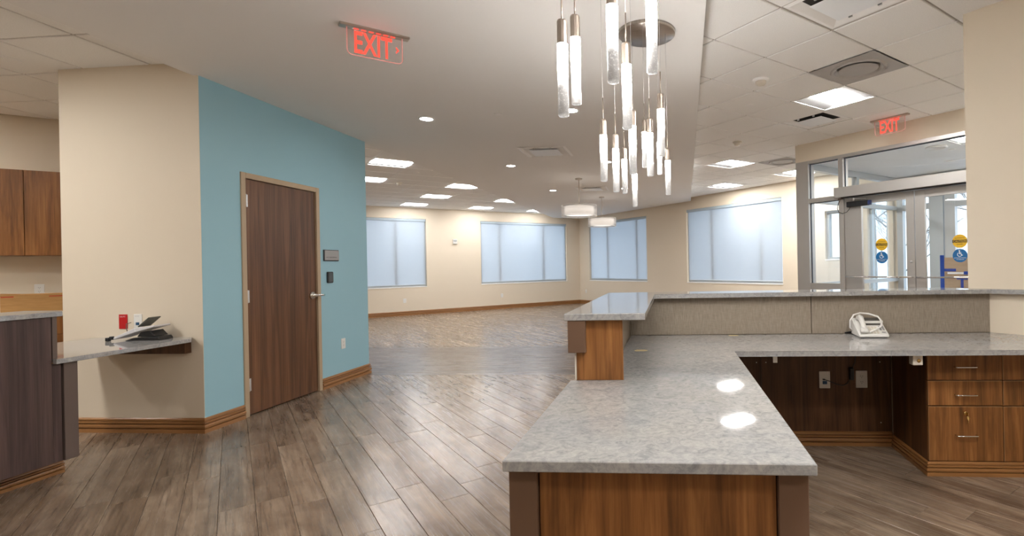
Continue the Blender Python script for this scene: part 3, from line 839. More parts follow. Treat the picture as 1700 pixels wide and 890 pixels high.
# ------------------------------------------------------------------ exit signs
def exit_sign(label, P, rotz, z_top, length, arrow):
    r = thing('exit_sign', label, 'exit sign', (P.x, P.y, z_top), rotz, 'edge lit exit signs')
    hl = length/2
    obj('mounting_bar', MB().box(-hl, hl, -0.03, 0.03, -0.018, 0, 0.004), m_nickel, r)
    pw = hl - 0.045; pz0, pz1 = -0.192, -0.018
    c = 0.03
    pts = [(-pw, pz1), (-pw, pz0+c)] + [(-pw+c-c*math.cos(t), pz0+c-c*math.sin(t)) for t in (0.52, 1.05, 1.57)] + \
          [(pw-c+c*math.sin(t), pz0+c-c*math.cos(t)) for t in (0, 0.52, 1.05)] + [(pw, pz0+c), (pw, pz1)]
    mb = MB(); n = len(pts)
    f_ = [mb.bm.verts.new((x_, -0.003, z_)) for x_, z_ in pts]; b_ = [mb.bm.verts.new((x_, 0.003, z_)) for x_, z_ in pts]
    mb.bm.faces.new(f_); mb.bm.faces.new(b_[::-1])
    pl = obj('acrylic_panel', mb, m_acrylic, r)
    ed = MB().tube([(x_, 0, z_) for x_, z_ in pts], 0.0032, 6)
    obj('glowing_edge', ed, m_edge, pl)
    ox = -0.012 if arrow else 0
    obj('lettering', MB().text('EXIT', 0.145, ox, -0.104, -0.0036, 0.232, 0.02), m_exit, pl)
    if arrow:
        x0, z0 = 0.128, -0.104
        obj('arrow', MB().poly([(x0,-0.0036,z0+0.024),(x0+0.022,-0.0036,z0),(x0,-0.0036,z0-0.024),(x0,-0.0036,z0-0.010),(x0+0.010,-0.0036,z0),(x0,-0.0036,z0+0.010)]), m_exit, pl)
    gl = MB()
    for k in range(6): gl.box(-0.13+0.045*k, -0.10+0.045*k, -0.008, 0.008, -0.0205, -0.0185)
    obj('lamp_slot', gl, m_exit, r)
m_edge = emit('pink edge glow', (1.0, 0.32, 0.27), 0.12); m_edge.node_tree.nodes['Principled BSDF'].inputs['Base Color'].default_value = (0.4, 0.2, 0.18, 1)
exit_sign('clear exit sign with red letters and right arrow hanging from the grey soffit', W(-3.778, 0.787), ROT_L, ZS, 0.43, True)
exit_sign('clear exit sign with red letters hanging from the tiles over the glass entrance', W(-3.096, 6.325), ROT_R, ZT, 0.45, False)

# ------------------------------------------------------------------ tube chandeliers (three round canopies, five tubes each)
def dpt(px, d, dy=0):
    a = (px-1038.2)/F_PX; X, Y = a*d*1.0, d
    return X*math.cos(TL) - Y*math.sin(TL), X*math.sin(TL) + Y*math.cos(TL)
CL = [('far', (-0.124, 3.60), [(-0.294,3.588,2.012),(-0.234,3.723,1.934),(-0.146,3.45,2.16),(-0.055,3.789,2.167),(0.003,3.583,1.992)], 'farthest cluster, its round canopy in view'),
      ('mid', (-0.170, 2.69), [(-0.320,2.632,1.946),(-0.278,2.827,1.918),(-0.166,2.545,1.962),(-0.092,2.842,1.999),(-0.027,2.627,2.062)], 'middle cluster of the three over the desk'),
      ('near', (-0.190, 1.73), [(-0.33,1.668,2.004),(-0.312,1.81,2.085),(-0.157,1.567,2.069),(-0.041,1.662,2.127),(-0.141,1.895,2.014)], 'nearest cluster, with the largest tubes')]
m_socket = plain('bronze nickel socket', (0.30, 0.25, 0.21), 0.4, 0.9)
TUBE_LEN, TUBE_R = 0.232, 0.0175
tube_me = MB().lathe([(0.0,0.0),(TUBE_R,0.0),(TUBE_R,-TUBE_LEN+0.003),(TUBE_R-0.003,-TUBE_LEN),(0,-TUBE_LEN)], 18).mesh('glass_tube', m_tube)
sock_me = MB().lathe([(0.0,0.078),(TUBE_R*0.86,0.078),(TUBE_R*0.98,0.072),(TUBE_R*0.98,0.0),(0,0.0)], 12, smooth=False).mesh('socket', m_socket)
stem_me = MB().tube([(0,0,0.078),(0,0,0.19)], 0.0028, 8).mesh('stem', m_socket)
for nm, (cx, cy), tl, d in CL:
    r = thing('tube_chandelier', 'five lit bubbled glass tubes on cords, ' + d, 'chandelier', (cx, cy, ZS), 0, 'tube chandeliers over the desk')
    obj('canopy', MB().lathe([(0.195,0),(0.195,-0.022),(0.192,-0.025),(0,-0.025)], 48), m_canopy, r)
    for x_, y_, z_ in tl:
        lx, ly, lz = x_-cx, y_-cy, z_-ZS
        dd = math.hypot(lx, ly); kx, ky = (lx*0.17/dd, ly*0.17/dd) if dd > 0.17 else (lx, ly)
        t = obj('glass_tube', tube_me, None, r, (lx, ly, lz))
        obj('socket', sock_me, None, t); obj('stem', stem_me, None, t)
        obj('cord', MB().tube([(kx-lx, ky-ly, -0.025-lz), (0, 0, 0.19)], 0.0011, 6), m_steel, t)

# ------------------------------------------------------------------ drum pendants
m_drum_in = emit('glowing inner drum', (1.0, 0.89, 0.78), DRUM_L)
m_drum_bot = emit('glowing drum diffuser', (1.0, 0.93, 0.86), DRUM_L*1.5)
dp = None
for x_, y_, d in ((-1.625, 9.50, 'nearer of the two in front of the far corner'), (-1.548, 12.17, 'farther of the two beside the shaded window')):
    lab = 'white double drum pendant, ' + d
    if dp is None:
        dp = thing('drum_pendant', lab, 'pendant light', (x_, y_, ZS), 0, 'double drum pendants')
        obj('canopy', MB().lathe([(0.065,0),(0.065,-0.018),(0.05,-0.026),(0,-0.026)], 28), m_nickel, dp)
        obj('rod', MB().tube([(0,0,-0.026),(0,0,-0.48)], 0.007, 10), m_nickel, dp)
        obj('hub', MB().lathe([(0.03,-0.46),(0.04,-0.475),(0.04,-0.49),(0,-0.495)], 16).tube([(-0.31,0,-0.5),(0.31,0,-0.5)], 0.004, 6).tube([(0,-0.31,-0.5),(0,0.31,-0.5)], 0.004, 6), m_nickel, dp)
        obj('outer_shade', MB().lathe([(0.325,-0.50),(0.325,-0.69),(0.3235,-0.69),(0.3235,-0.50)], 56, closed=True), m_drum_out, dp)
        ho = MB()
        for z in (-0.50, -0.69): ho.lathe([(0.327,z-0.004),(0.327,z+0.004),(0.322,z+0.004),(0.322,z-0.004)], 56, closed=True)
        obj('shade_ring', ho, m_plastic, dp)
        obj('inner_shade', MB().lathe([(0.27,-0.515),(0.27,-0.665)], 48, smooth=True), m_drum_in, dp)
        obj('diffuser', MB().lathe([(0.27,-0.666),(0.15,-0.672),(0,-0.674)], 40), m_drum_bot, dp)
    else: copy_tree(dp, (x_, y_, ZS), lab)

# ------------------------------------------------------------------ reception desk
ZD, ZR, TH, ZN = 0.78, 1.077, 0.03, 1.067
pier = lambda t, off=0.0: (2.08 + PX_*t - RX*off, 3.85 + PY_*t - RY*off)
def pier_at_y(y, off): 
    p = pier(0, off); t = (y-p[1])/PY_; return (p[0]+PX_*t, y)
low = [(-0.449,1.345),(0.36,1.345),(0.36,3.04),pier_at_y(3.04,0.004),pier_at_y(3.748,0.004),(-0.288,3.748),(-0.288,2.332),(-0.209,2.332),(-0.209,2.300),(-0.449,2.300)]
tag(obj('desk_worktop', MB().prism(low, ZD-TH, ZD, 0.0025), m_quartz), 'large L-shaped pale quartz worktop of the reception desk', 'worktop')
p0 = pier_at_y(3.69, 0.06)
tr = [(-0.468,2.274),(-0.11,2.274),(-0.11,3.69),p0,(2.066,3.86),(2.066,3.976),(-0.468,3.976)]
tag(obj('transaction_counter', MB().prism(tr, ZR-TH, ZR, 0.0025), m_quartz), 'raised narrow quartz counter wrapping around the reception desk worktop', 'counter')
pt = (p0[1]-3.85+RY*0.06)/PY_
tag(obj('counter_ledge', MB().prism([(p0[0]+0.002,p0[1]-0.0016),pier(1.25,0.06),pier(1.25,0.002),pier(0.0,0.002),(2.0690,3.8605)], ZR-TH, ZR, 0.001), m_quartz), 'narrow quartz ledge continuing the raised counter along the right wall', 'counter')
# half wall carrying the raised counter
sw = thing('desk_end_wall', 'short half wall with walnut end panel under the near end of the raised counter', 'half wall', (-0.35, 2.3, 0))
hw = thing('desk_half_wall', 'long low desk wall, fabric panels above the worktop and dark walnut below', 'half wall', (-0.35, 2.3, 0))
H0 = Vector((-0.35, 2.3, 0))
def hb(*a, **k): # world box -> half wall local
    return MB().box(a[0]-H0.x, a[1]-H0.x, a[2]-H0.y, a[3]-H0.y, a[4], a[5], **k)
core = MB()
core.box(-0.42-H0.x, -0.295-H0.x, 2.333-H0.y, 3.95-H0.y, 0, ZR-TH-0.001)
obj('core_wall', core, m_cream, sw); core = MB()
core.box(-0.2945-H0.x, 2.065-H0.x, 3.785-H0.y, 3.95-H0.y, 0, ZR-TH-0.001)
obj('core_wall', core, m_cream, hw)
ep = MB().prism([(-0.42-H0.x,0.002),(-0.212-H0.x,0.002),(-0.212-H0.x,0.030),(-0.42-H0.x,0.030)], ZD+0.0005, ZR-TH-0.001, 0.001)
obj('end_panel', ep, m_walnut, sw)
obj('panel_edge', hb(-0.4275,-0.4205,2.302,2.331,ZD+0.0005,ZR-TH-0.001), m_ivory, sw)
obj('fascia_block', hb(-0.453,-0.374,2.278,2.3015,0.905,ZR-TH-0.001, bev=0.002), m_brown, sw)
obj('side_cladding', hb(-0.4275,-0.4205,2.3315,3.95,0.0,ZR-TH-0.001), m_walnut, sw)
obj('front_cladding', hb(-0.42,2.06,3.951,3.97,0.0,ZR-TH-0.001), m_walnut, hw)
obj('side_panel', hb(-0.2948,-0.2895,2.333,3.76,ZD+0.0005,ZR-TH-0.001), m_fabric, sw)
obj('fabric_panel', hb(-0.289,0.979,3.752,3.784,ZD+0.0005,ZR-TH-0.001, bev=0.002), m_fabric, hw)
obj('fabric_panel', hb(0.983,2.165,3.752,3.784,ZD+0.0005,ZR-TH-0.001, bev=0.002), m_fabric, hw)
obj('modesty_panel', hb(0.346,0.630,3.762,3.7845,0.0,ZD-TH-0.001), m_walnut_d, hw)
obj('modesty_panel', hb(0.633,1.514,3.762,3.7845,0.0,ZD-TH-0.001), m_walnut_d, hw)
obj('base_trim', trim_mb(MB(), (0.346-H0.x,3.762-H0.y), (1.514-H0.x,3.762-H0.y), (0,-1), 0, 0, 0.098), m_base, hw)
sc = MB()
for x_, z_ in ((0.60,0.58),(0.665,0.58),(1.44,0.58),(0.665,0.16),(1.44,0.16)): sc.lathe([(0.004,-0.001),(0.004,0.001)], 10, (x_-H0.x, 3.7615-H0.y, z_), 'y')
obj('screw_cap', sc, m_ivory, hw)
# desk base below the long worktop arm
db = thing('reception_desk', 'walnut end of the reception desk with brown corner boards under the worktop', 'desk', (-0.04, 1.38, 0))
D0 = Vector((-0.04, 1.38, 0))
def dbx(a, b, c, d, e, f, bev=0.0): return MB().box(a-D0.x, b-D0.x, c-D0.y, d-D0.y, e, f, bev)
zt = ZD-TH-0.001
obj('end_panel', dbx(-0.362, 0.266, 1.392, 1.412, 0.0, zt, 0.001), m_walnut, db)
obj('corner_board', dbx(-0.441, -0.365, 1.374, 1.45, 0.0, zt, 0.002), m_brown, db)
obj('corner_board', dbx(0.269, 0.345, 1.374, 1.45, 0.0, zt, 0.002), m_brown, db)
obj('side_panel', dbx(-0.428, -0.408, 1.4505, 2.275, 0.0, zt), m_walnut, db)
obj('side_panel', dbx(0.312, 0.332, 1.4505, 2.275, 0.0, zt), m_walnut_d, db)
tag(obj('desk_shade_panel', MB().box(0.312, 0.332, 2.277, 3.755, 0.0, zt), m_walnut_d), 'dark walnut panel added out of view to shade the knee space', 'panel')  # panel out of view, kept to shade the space under the worktop
obj('base_trim', trim_mb(MB(), (-0.428-D0.x, 1.4505-D0.y), (-0.428-D0.x, 2.27-D0.y), (-1,0), 0, 0, 0.1), m_base, db)
# drawer cabinets
def drawer_cabinet(x0, x1, yb, label, lock):
    r = thing('drawer_cabinet', label, 'cabinet', ((x0+x1)/2, 3.25, 0), 0, 'walnut drawer cabinets under the desk')
    cx = (x0+x1)/2; w2 = (x1-x0)/2
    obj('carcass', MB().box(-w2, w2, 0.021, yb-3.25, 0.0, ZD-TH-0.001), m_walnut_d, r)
    for z0, z1, hz in ((0.568, ZD-TH-0.004, 0.647), (0.417, 0.564, 0.482), (0.088, 0.412, 0.243)):
        d = obj('drawer', MB().box(-w2+0.001, w2-0.001, 0.0, 0.020, z0, z1, 0.0012), m_walnut, r)
        obj('drawer_edge', MB().box(-w2+0.001, w2-0.001, -0.0006, -0.0001, z1-0.003, z1-0.0012).box(-w2+0.001, -w2+0.0026, -0.0006, -0.0001, z0, z1-0.0031), m_edgeband, d)
        obj('handle', MB().tube([(-0.058,0,hz),(-0.058,-0.024,hz),(-0.054,-0.028,hz),(0.054,-0.028,hz),(0.058,-0.024,hz),(0.058,0,hz)], 0.0042, 8), m_chrome, d)
        if lock and z0 < 0.1:
            obj('lock', MB().lathe([(0.013,0),(0.013,-0.005),(0.009,-0.008),(0,-0.008)], 16, (0,0,0.372), 'y').box(-0.0015,0.0015,-0.03,-0.008,0.363,0.381).lathe([(0.010,-0.001),(0.010,0.001)], 14, (0.002,-0.024,0.350), 'y').tube([(0,-0.024,0.363),(0.003,-0.026,0.33),(-0.003,-0.026,0.316)], 0.0028, 6), m_brass, d)
    tm = MB()
    trim_mb(tm, (-w2-0.002, 0.004), (w2 if not lock else w2, 0.004), (0,-1), 1 if lock else 0, 0, 0.084, 0, 0.8)
    if lock: trim_mb(tm, (-w2-0.002, yb-3.25-0.01), (-w2-0.002, 0.004), (-1,0), 0, 1, 0.084, 0, 0.8)
    obj('base_trim', tm, m_base, r)
    return r
m_edgeband = plain('pale edge band', (0.42, 0.27, 0.15), 0.4)
drawer_cabinet(1.516, 1.937, 3.748, 'walnut three-drawer cabinet with a brass lock under the desk worktop', True)
drawer_cabinet(1.939, 2.36, 3.50, 'walnut three-drawer cabinet cut off by the right picture edge', False)
# little fittings under the worktop
r = thing('under_desk_latch', 'small beige metal lock box screwed under the worktop beside the drawers', 'latch', (1.392, 3.075, ZD-TH-0.0005))
obj('housing', MB().box(-0.035, 0.02, 0, 0.05, -0.060, 0, 0.003), m_ivory, r)
obj('keyhole', MB().lathe([(0.011,-0.002),(0.007,-0.003),(0,-0.003)], 14, (-0.003,0,-0.034), 'y'), m_brass, r)
r = thing('support_bracket', 'small steel angle bracket under the worktop at the left of the knee space', 'bracket', (0.595, 3.19, ZD-TH-0.0005))
obj('wall_leg', MB().box(-0.012, 0.012, -0.124, -0.1205, -0.040, 0), m_steel, r)
obj('top_leg', MB().box(-0.012, 0.012, -0.12, 0.06, -0.004, 0), m_steel, r)
obj('gusset', MB().hexa([(-0.002,-0.1204,-0.0041),(0.002,-0.1204,-0.0041),(0.002,0.05,-0.0041),(-0.002,0.05,-0.0041),(-0.002,-0.1204,-0.038),(0.002,-0.1204,-0.038),(0.002,0.03,-0.008),(-0.002,0.03,-0.008)]), m_black, r)
YM = 3.7615
r = plate('data_outlet', 'white data plate with blue jack on the dark walnut panel under the desk', 'outlet', 1.065, YM, 0.458, 0, 0.074, 0.118, m_plastic)
obj('jack', MB().box(-0.015, 0.015, -0.009, -0.006, -0.03, -0.008), m_navy, r)
obj('plug', MB().box(-0.016, 0.0, -0.022, -0.006, 0.0, 0.008, 0.002), m_black, r)
r = plate('wall_outlet', 'white duplex outlet on the dark walnut panel under the desk', 'outlet', 1.314, YM, 0.462, 0, 0.078, 0.12, m_plastic)
duplex(r)
r = thing('power_adapter', 'black adapter with a looped thin cord hanging between the two outlets under the desk', 'cord', (1.243, YM, 0.50))
obj('adapter', MB().box(-0.014, 0.014, -0.03, -0.001, -0.04, 0.045, 0.005), m_black, r)
obj('cord', MB().tube([(-0.186,-0.018,-0.038),(-0.15,-0.02,-0.048),(-0.10,-0.02,-0.07),(-0.06,-0.018,-0.078),(-0.03,-0.016,-0.065),(-0.012,-0.015,-0.035)], 0.0028, 6)
    .tube([(0.006,-0.016,0.044),(0.022,-0.02,0.08),(0.03,-0.02,0.14),(0.035,-0.03,0.247)], 0.0028, 6), m_black, r)
for x_, y_, sx, sy, d in ((-0.174, 3.091, 0.055, 0.03, 'near the raised counter end'), (0.438, 3.700, 0.05, 0.022, 'by the fabric panel')):
    tag(obj('tape_scrap', MB().prism([(-sx*0.6,-sy),(sx*0.5,-sy*0.8),(sx*0.7,sy*0.1),(sx*0.35,sy*0.8),(-sx*0.5,sy*0.9),(-sx*0.8,sy*0.1)], 0, 0.0007), m_tape_y, None, (x_, y_, ZD+0.0003)), 'scrap of yellowish tape stuck on the quartz worktop ' + d, 'tape', 'tape scraps')

# ------------------------------------------------------------------ desk telephones
def desk_phone(label, loc, rotz, body, face, cradle_dark=False):
    r = thing('desk_phone', label, 'telephone', loc, rotz)
    w2, L, hb_, hf = 0.092, 0.20, 0.115, 0.022            # wedge: front low, back high
    pts = [(-w2,-L/2,0.004),(w2,-L/2,0.004),(w2,L/2,0.004),(-w2,L/2,0.004),(-w2,-L/2,hf),(w2,-L/2,hf),(w2,L/2,hb_),(-w2,L/2,hb_)]
    obj('body', MB().hexa(pts, 0.006), body, r)
    sl = (hb_-hf)/L
    top = lambda y, k=0.0: hf + (y+L/2)*sl + k
    def pad(mb, x0, x1, y0, y1, t=0.002, lift=0.0):
        mb.hexa([(x0,y0,top(y0,lift)),(x1,y0,top(y0,lift)),(x1,y1,top(y1,lift)),(x0,y1,top(y1,lift)),(x0,y0,top(y0,lift+t)),(x1,y0,top(y0,lift+t)),(x1,y1,top(y1,lift+t)),(x0,y1,top(y1,lift+t))])
        return mb
    obj('display', pad(MB(), -0.03, 0.082, 0.058, 0.092), m_grey_screen, r)
    obj('label_window', pad(MB(), -0.02, 0.082, 0.006, 0.026), m_grey_screen, r)
    kb = MB()
    for a in range(4):
        for b in range(3): pad(kb, -0.018+b*0.020, -0.004+b*0.020, -0.086+a*0.020, -0.073+a*0.020, 0.003)
    obj('keypad', kb, m_grey_btn if cradle_dark else face, r)
    kb = MB()
    for a in range(4):
        for b in range(2): pad(kb, 0.05+b*0.018, 0.062+b*0.018, -0.05+a*0.012, -0.043+a*0.012, 0.003)
    obj('function_key', kb, m_grey_btn, r)
    obj('key_ring', MB().lathe([(0.012,0),(0.012,0.004),(0.006,0.004),(0.006,0)], 16, (0.066,-0.074,top(-0.074,0.0)), closed=True), m_grey_btn, r)
    return r, top
# white phone with its handset on top and its coil looped over it
r, top = desk_phone('white desk phone with its cord looped over the handset on the quartz worktop', (1.325, 3.62, ZD), math.radians(-4), m_plastic, m_ivory)
hs = MB()
pts = []
for k in range(9):
    y = -0.085 + 0.018*k; pts.append((-0.058 + 0.0015*k, y, top(y, 0.026 + 0.016*math.sin(PI*k/8))))
hs.tube(pts, 0.017, 10)
for k in (0, 8): hs.lathe([(0.0,-0.022),(0.024,-0.020),(0.026,-0.006),(0.02,0.008),(0,0.012)], 16, pts[k])
obj('handset', hs, m_plastic, r)
cp = [(-0.075,0.07,0.02),(-0.11,0.055,0.05),(-0.115,0.03,0.10),(-0.09,0.04,0.138),(-0.04,0.07,0.148),(0.02,0.085,0.140),(0.068,0.05,0.125),(0.078,0.0,0.098),(0.055,-0.05,0.07),(0.01,-0.085,0.052),(-0.03,-0.098,0.038)]
obj('coiled_cord', MB().tube(cp, 0.0062, 8), m_plastic, r)
obj('line_cord', MB().tube([(-0.09,0.09,0.02),(-0.13,0.11,0.008),(-0.12,0.125,0.006),(-0.02,0.125,0.006)], 0.004, 6), m_black, r)
obj('foot', MB().box(-0.08,-0.06,-0.09,-0.07,0,0.0045).box(0.06,0.08,-0.09,-0.07,0,0.0045).box(-0.08,-0.06,0.07,0.09,0,0.0045).box(0.06,0.08,0.07,0.09,0,0.0045), m_black, r)

# phone lying face down on the left shelf: white slab raised at the right on its black stand
r = thing('upturned_phone', 'white and black desk phone lying tipped over on the small quartz shelf', 'telephone', (-4.13, 3.77, 0.7755), math.radians(6))
m_lilac = plain('pale phone shell', (0.66, 0.64, 0.66), 0.35)
obj('shell', MB().hexa([(-0.165,-0.06,0.012),(0.02,-0.075,0.07),(0.02,0.09,0.07),(-0.165,0.085,0.012),(-0.165,-0.06,0.028),(0.01,-0.075,0.10),(0.01,0.09,0.10),(-0.165,0.085,0.028)], 0.004), m_lilac, r)
obj('shell_edge', MB().hexa([(0.021,-0.075,0.07),(0.15,-0.06,0.105),(0.15,0.09,0.105),(0.021,0.09,0.07),(0.012,-0.075,0.099),(0.15,-0.06,0.117),(0.15,0.09,0.117),(0.012,0.09,0.099)], 0.003), m_lilac, r)
obj('stand', MB().hexa([(-0.09,-0.05,0.0),(0.18,-0.05,0.002),(0.18,0.08,0.002),(-0.09,0.08,0.0),(-0.03,-0.05,0.02),(0.165,-0.05,0.028),(0.165,0.08,0.028),(-0.03,0.08,0.02)], 0.004)
    .hexa([(0.0,-0.045,0.028),(0.14,-0.045,0.03),(0.14,0.08,0.03),(0.0,0.08,0.028),(0.03,-0.045,0.065),(0.10,-0.045,0.075),(0.10,0.08,0.075),(0.03,0.08,0.065)], 0.004), m_black, r)
obj('display', MB().hexa([(0.0,-0.03,0.101),(0.085,-0.03,0.172),(0.085,0.08,0.172),(0.0,0.08,0.101),(-0.006,-0.03,0.107),(0.079,-0.03,0.178),(0.079,0.08,0.178),(-0.006,0.08,0.107)], 0.002), plain('grey green display', (0.075,0.078,0.062), 0.3), r)
obj('plug', MB().box(-0.215,-0.185,-0.075,-0.05,0.001,0.03,0.004).box(-0.19,-0.165,-0.07,-0.045,0.012,0.038,0.004), m_black, r)
obj('cord', MB().tube([(-0.208,0.142,0.125),(-0.232,0.125,0.115),(-0.228,0.12,0.08),(-0.20,0.10,0.05),(-0.165,0.08,0.025)], 0.0035, 6), m_taupe, r)

# ------------------------------------------------------------------ left nurse station
ns = thing('nurse_station', 'grey brown laminate counter front with dark posts at the left edge', 'desk', (-4.1, 2.0, 0))
N0 = Vector((-4.1, 2.0, 0))
def nb(a, b, c, d, e, f, bev=0.0): return MB().box(a-N0.x, b-N0.x, c-N0.y, d-N0.y, e, f, bev)
obj('front_panel', nb(-3.83, -3.800, -1.0, 2.915, 0.135, 1.036, 0.001), m_mauve, ns)
obj('end_panel', nb(-3.83, -3.800, 2.9155, 2.963, 0.135, 0.744, 0.001), m_mauve, ns)
obj('back_panel', nb(-4.15, -4.12, -1.0, 2.90, 0.0, 1.036), m_mauve, ns)
obj('post', nb(-3.85, -3.802, 2.922, 2.948, 0.776, 1.036, 0.001), m_taupe, ns)
obj('corner_post', nb(-3.87, -3.802, 2.980, 3.058, 0.130, 0.744, 0.002), m_taupe, ns)
obj('plinth', nb(-4.119, -4.004, -1.0, 3.118, 0.0, 0.134), m_taupe, ns)
obj('base_trim', trim_mb(MB(), (-4.003-N0.x,-1.0-N0.y), (-4.003-N0.x,3.118-N0.y), (1,0), 0, 0, 0.078), m_base, ns)
tag(obj('nurse_station_counter', MB().prism([(-4.17,-1.0),(-3.785,-1.0),(-3.785,2.965),(-3.90,3.055),(-4.17,3.055)], ZN-TH, ZN, 0.0025), m_quartz), 'raised pale quartz counter top on the grey brown laminate at the left edge', 'counter')
tag(obj('side_shelf', MB().prism([(-3.77,2.918),(-3.77,3.83),(-3.85,YC-0.001),(-4.72,YC-0.001),(-4.72,2.96),(-3.875,2.96),(-3.795,2.918)], 0.745, 0.775, 0.0025), m_quartz), 'lower quartz shelf between the laminate counter and the cream wall, holding a phone', 'shelf')
tag(obj('shelf_bracket', MB().box(-4.62, -3.86, 3.862, YC-0.0005, 0.648, 0.7445, 0.001), m_walnut_d), 'dark walnut support cleat under the small shelf on the cream wall', 'bracket')

# ------------------------------------------------------------------ kitchen nook behind it (p/r axes, local x -> r along the wall)
KU = -8.28
Rk = lambda s, off, z=0: W(KU+off, s, z)
kinds = []
for k, (s0, s1) in enumerate(((-2.17,-1.692), (-1.690,-1.21), (-2.65,-2.172))):
    lab = ('left of the two wall cabinets in view, walnut brown door', 'right wall cabinet beside the cream wall edge, walnut brown door', 'wall cabinet outside the left picture edge')[k]
    P = Rk((s0+s1)/2, 0.002, 1.505)
    r = thing('wall_cabinet', lab, 'cabinet', P, ROT_L, 'kitchen wall cabinets')
    h = (s1-s0)/2
    obj('carcass', MB().box(-h, h, -0.308, 0.0, 0, 0.875), m_cab, r)
    obj('door', MB().box(-h+0.001, h-0.001, -0.328, -0.309, 0.002, 0.873, 0.0015), m_cab, r)
P = Rk(-1.95, 0.002)
r = thing('base_cabinet', 'orange brown base cabinet under the back counter of the nook', 'cabinet', P, ROT_L)
obj('carcass', MB().box(-0.9, 0.75, -0.58, 0, 0.0, 0.888), m_cab, r)
for x0 in (-0.898, -0.348, 0.202):
    d = obj('door', MB().box(x0, x0+0.546, -0.60, -0.581, 0.10, 0.70, 0.0015), m_cab, r)
    obj('handle', MB().tube([(x0+0.03,-0.60,0.55),(x0+0.03,-0.628,0.55),(x0+0.03,-0.628,0.66),(x0+0.03,-0.60,0.66)], 0.004, 8), m_chrome, d)
    d = obj('drawer', MB().box(x0, x0+0.546, -0.60, -0.581, 0.704, 0.884, 0.0015), m_cab, r)
tag(obj('back_counter', MB().box(-0.92, 0.77, -0.625, 0, 0.889, 0.925, 0.002), m_ivory, None, P, ROT_L), 'cream back counter in the nook at the left picture edge', 'counter')
P = Rk(-1.545, 0.40, 0.9255)
r = thing('cardboard_box', 'long orange cardboard box with red print on the nook counter', 'box', P, ROT_L)
obj('carton', MB().box(-0.28, 0.28, -0.10, 0.10, 0, 0.187, 0.003), m_card, r)
m_redprint = plain('red carton print', (0.45,0.06,0.02), 0.7)
for a, b, c, d in ((0.165,0.279,0.135,0.186), (-0.275,-0.19,0.158,0.17), (0.05,0.16,0.155,0.165)):
    obj('red_print', MB().box(a, b, -0.1012, -0.1002, c, d), m_redprint, r)
obj('open_flap', MB().hexa([(-0.28,-0.10,0.1875),(-0.16,-0.10,0.1875),(-0.16,0.0,0.1875),(-0.28,0.0,0.1875),(-0.275,-0.105,0.2),(-0.17,-0.10,0.192),(-0.16,0.0,0.19),(-0.28,0.0,0.192)]), m_card, r)
P = Rk(-1.66, 0.0, 1.145)
duplex(plate('wall_outlet', 'white outlet on the nook wall above the cardboard box', 'outlet', P.x, P.y, P.z, ROT_L, 0.075, 0.118, m_plastic))

# ------------------------------------------------------------------ glazed entrance and vestibule (local frame p/r)
VD = 6.71
def rb(a, b, c, d, e, f, bev=0.0): return MB().box(a, b, c, d, e, f, bev)
sf = root_struct('window_7', (0,0,0), ROT_R)
fr = MB()
fr.box(-4.655, -4.452, 6.675, 6.825, 0, 2.735)                      # wide end post
fr.box(-4.452, -1.4905, 6.68, 6.80, 2.69, 2.735)                    # head
fr.box(-4.452, -3.985, 6.68, 6.80, 2.125, 2.185)                    # sidelight transom
fr.box(-4.452, -3.985, 6.68, 6.80, 0.88, 0.97)
fr.box(-4.452, -3.985, 6.68, 6.80, 0, 0.12)
fr.box(-2.085, -1.4905, 6.68, 6.80, 0, 0.12); fr.box(-1.56, -1.4905, 6.68, 6.80, 0.12, 2.69)
obj('storefront_frame', fr, m_alu, sf)
obj('mullion', rb(-3.984, -3.915, 6.675, 6.81, 0, 2.689, 0.002), m_alu, sf)
obj('mullion', rb(-2.085, -2.015, 6.675, 6.81, 0.121, 2.689, 0.002), m_alu, sf)
obj('transom_bar', rb(-3.914, -2.086, 6.68, 6.80, 2.135, 2.26), m_alu, sf)
for a, b, c, d in ((-4.451,-3.986,2.186,2.689), (-4.451,-3.986,0.971,2.124), (-4.451,-3.986,0.121,0.879), (-3.913,-2.087,2.261,2.689), (-2.013,-1.562,0.121,2.689)):
    obj('pane', rb(a, b, 6.737, 6.743, c, d), m_glass, sf)
gk = MB()
for a, b, c, d in ((-4.451,-3.986,2.186,2.689), (-4.451,-3.986,0.971,2.124), (-3.913,-2.087,2.261,2.689)):
    gk.box(a, a+0.008, 6.725, 6.7365, c, d); gk.box(a, b, 6.725, 6.7365, d-0.008, d)
obj('gasket', gk, plain('dark blue gasket', (0.012,0.025,0.05), 0.5), sf)
# automatic operator header box
P = W(-3.0, 6.60)
r = thing('door_operator', 'long aluminium automatic door operator box above the glass entrance doors', 'door operator', (P.x, P.y, 2.14), ROT_R)
obj('cover', MB().box(-0.985, 0.97, -0.03, 0.0745, 0, 0.135, 0.003), m_alu, r)
obj('end_cap', MB().box(-0.989, -0.9855, -0.03, 0.0745, 0, 0.135), m_taupe, r)
obj('underside_track', MB().box(-0.9, 0.95, -0.012, 0.05, -0.012, -0.0005), m_dark, r)
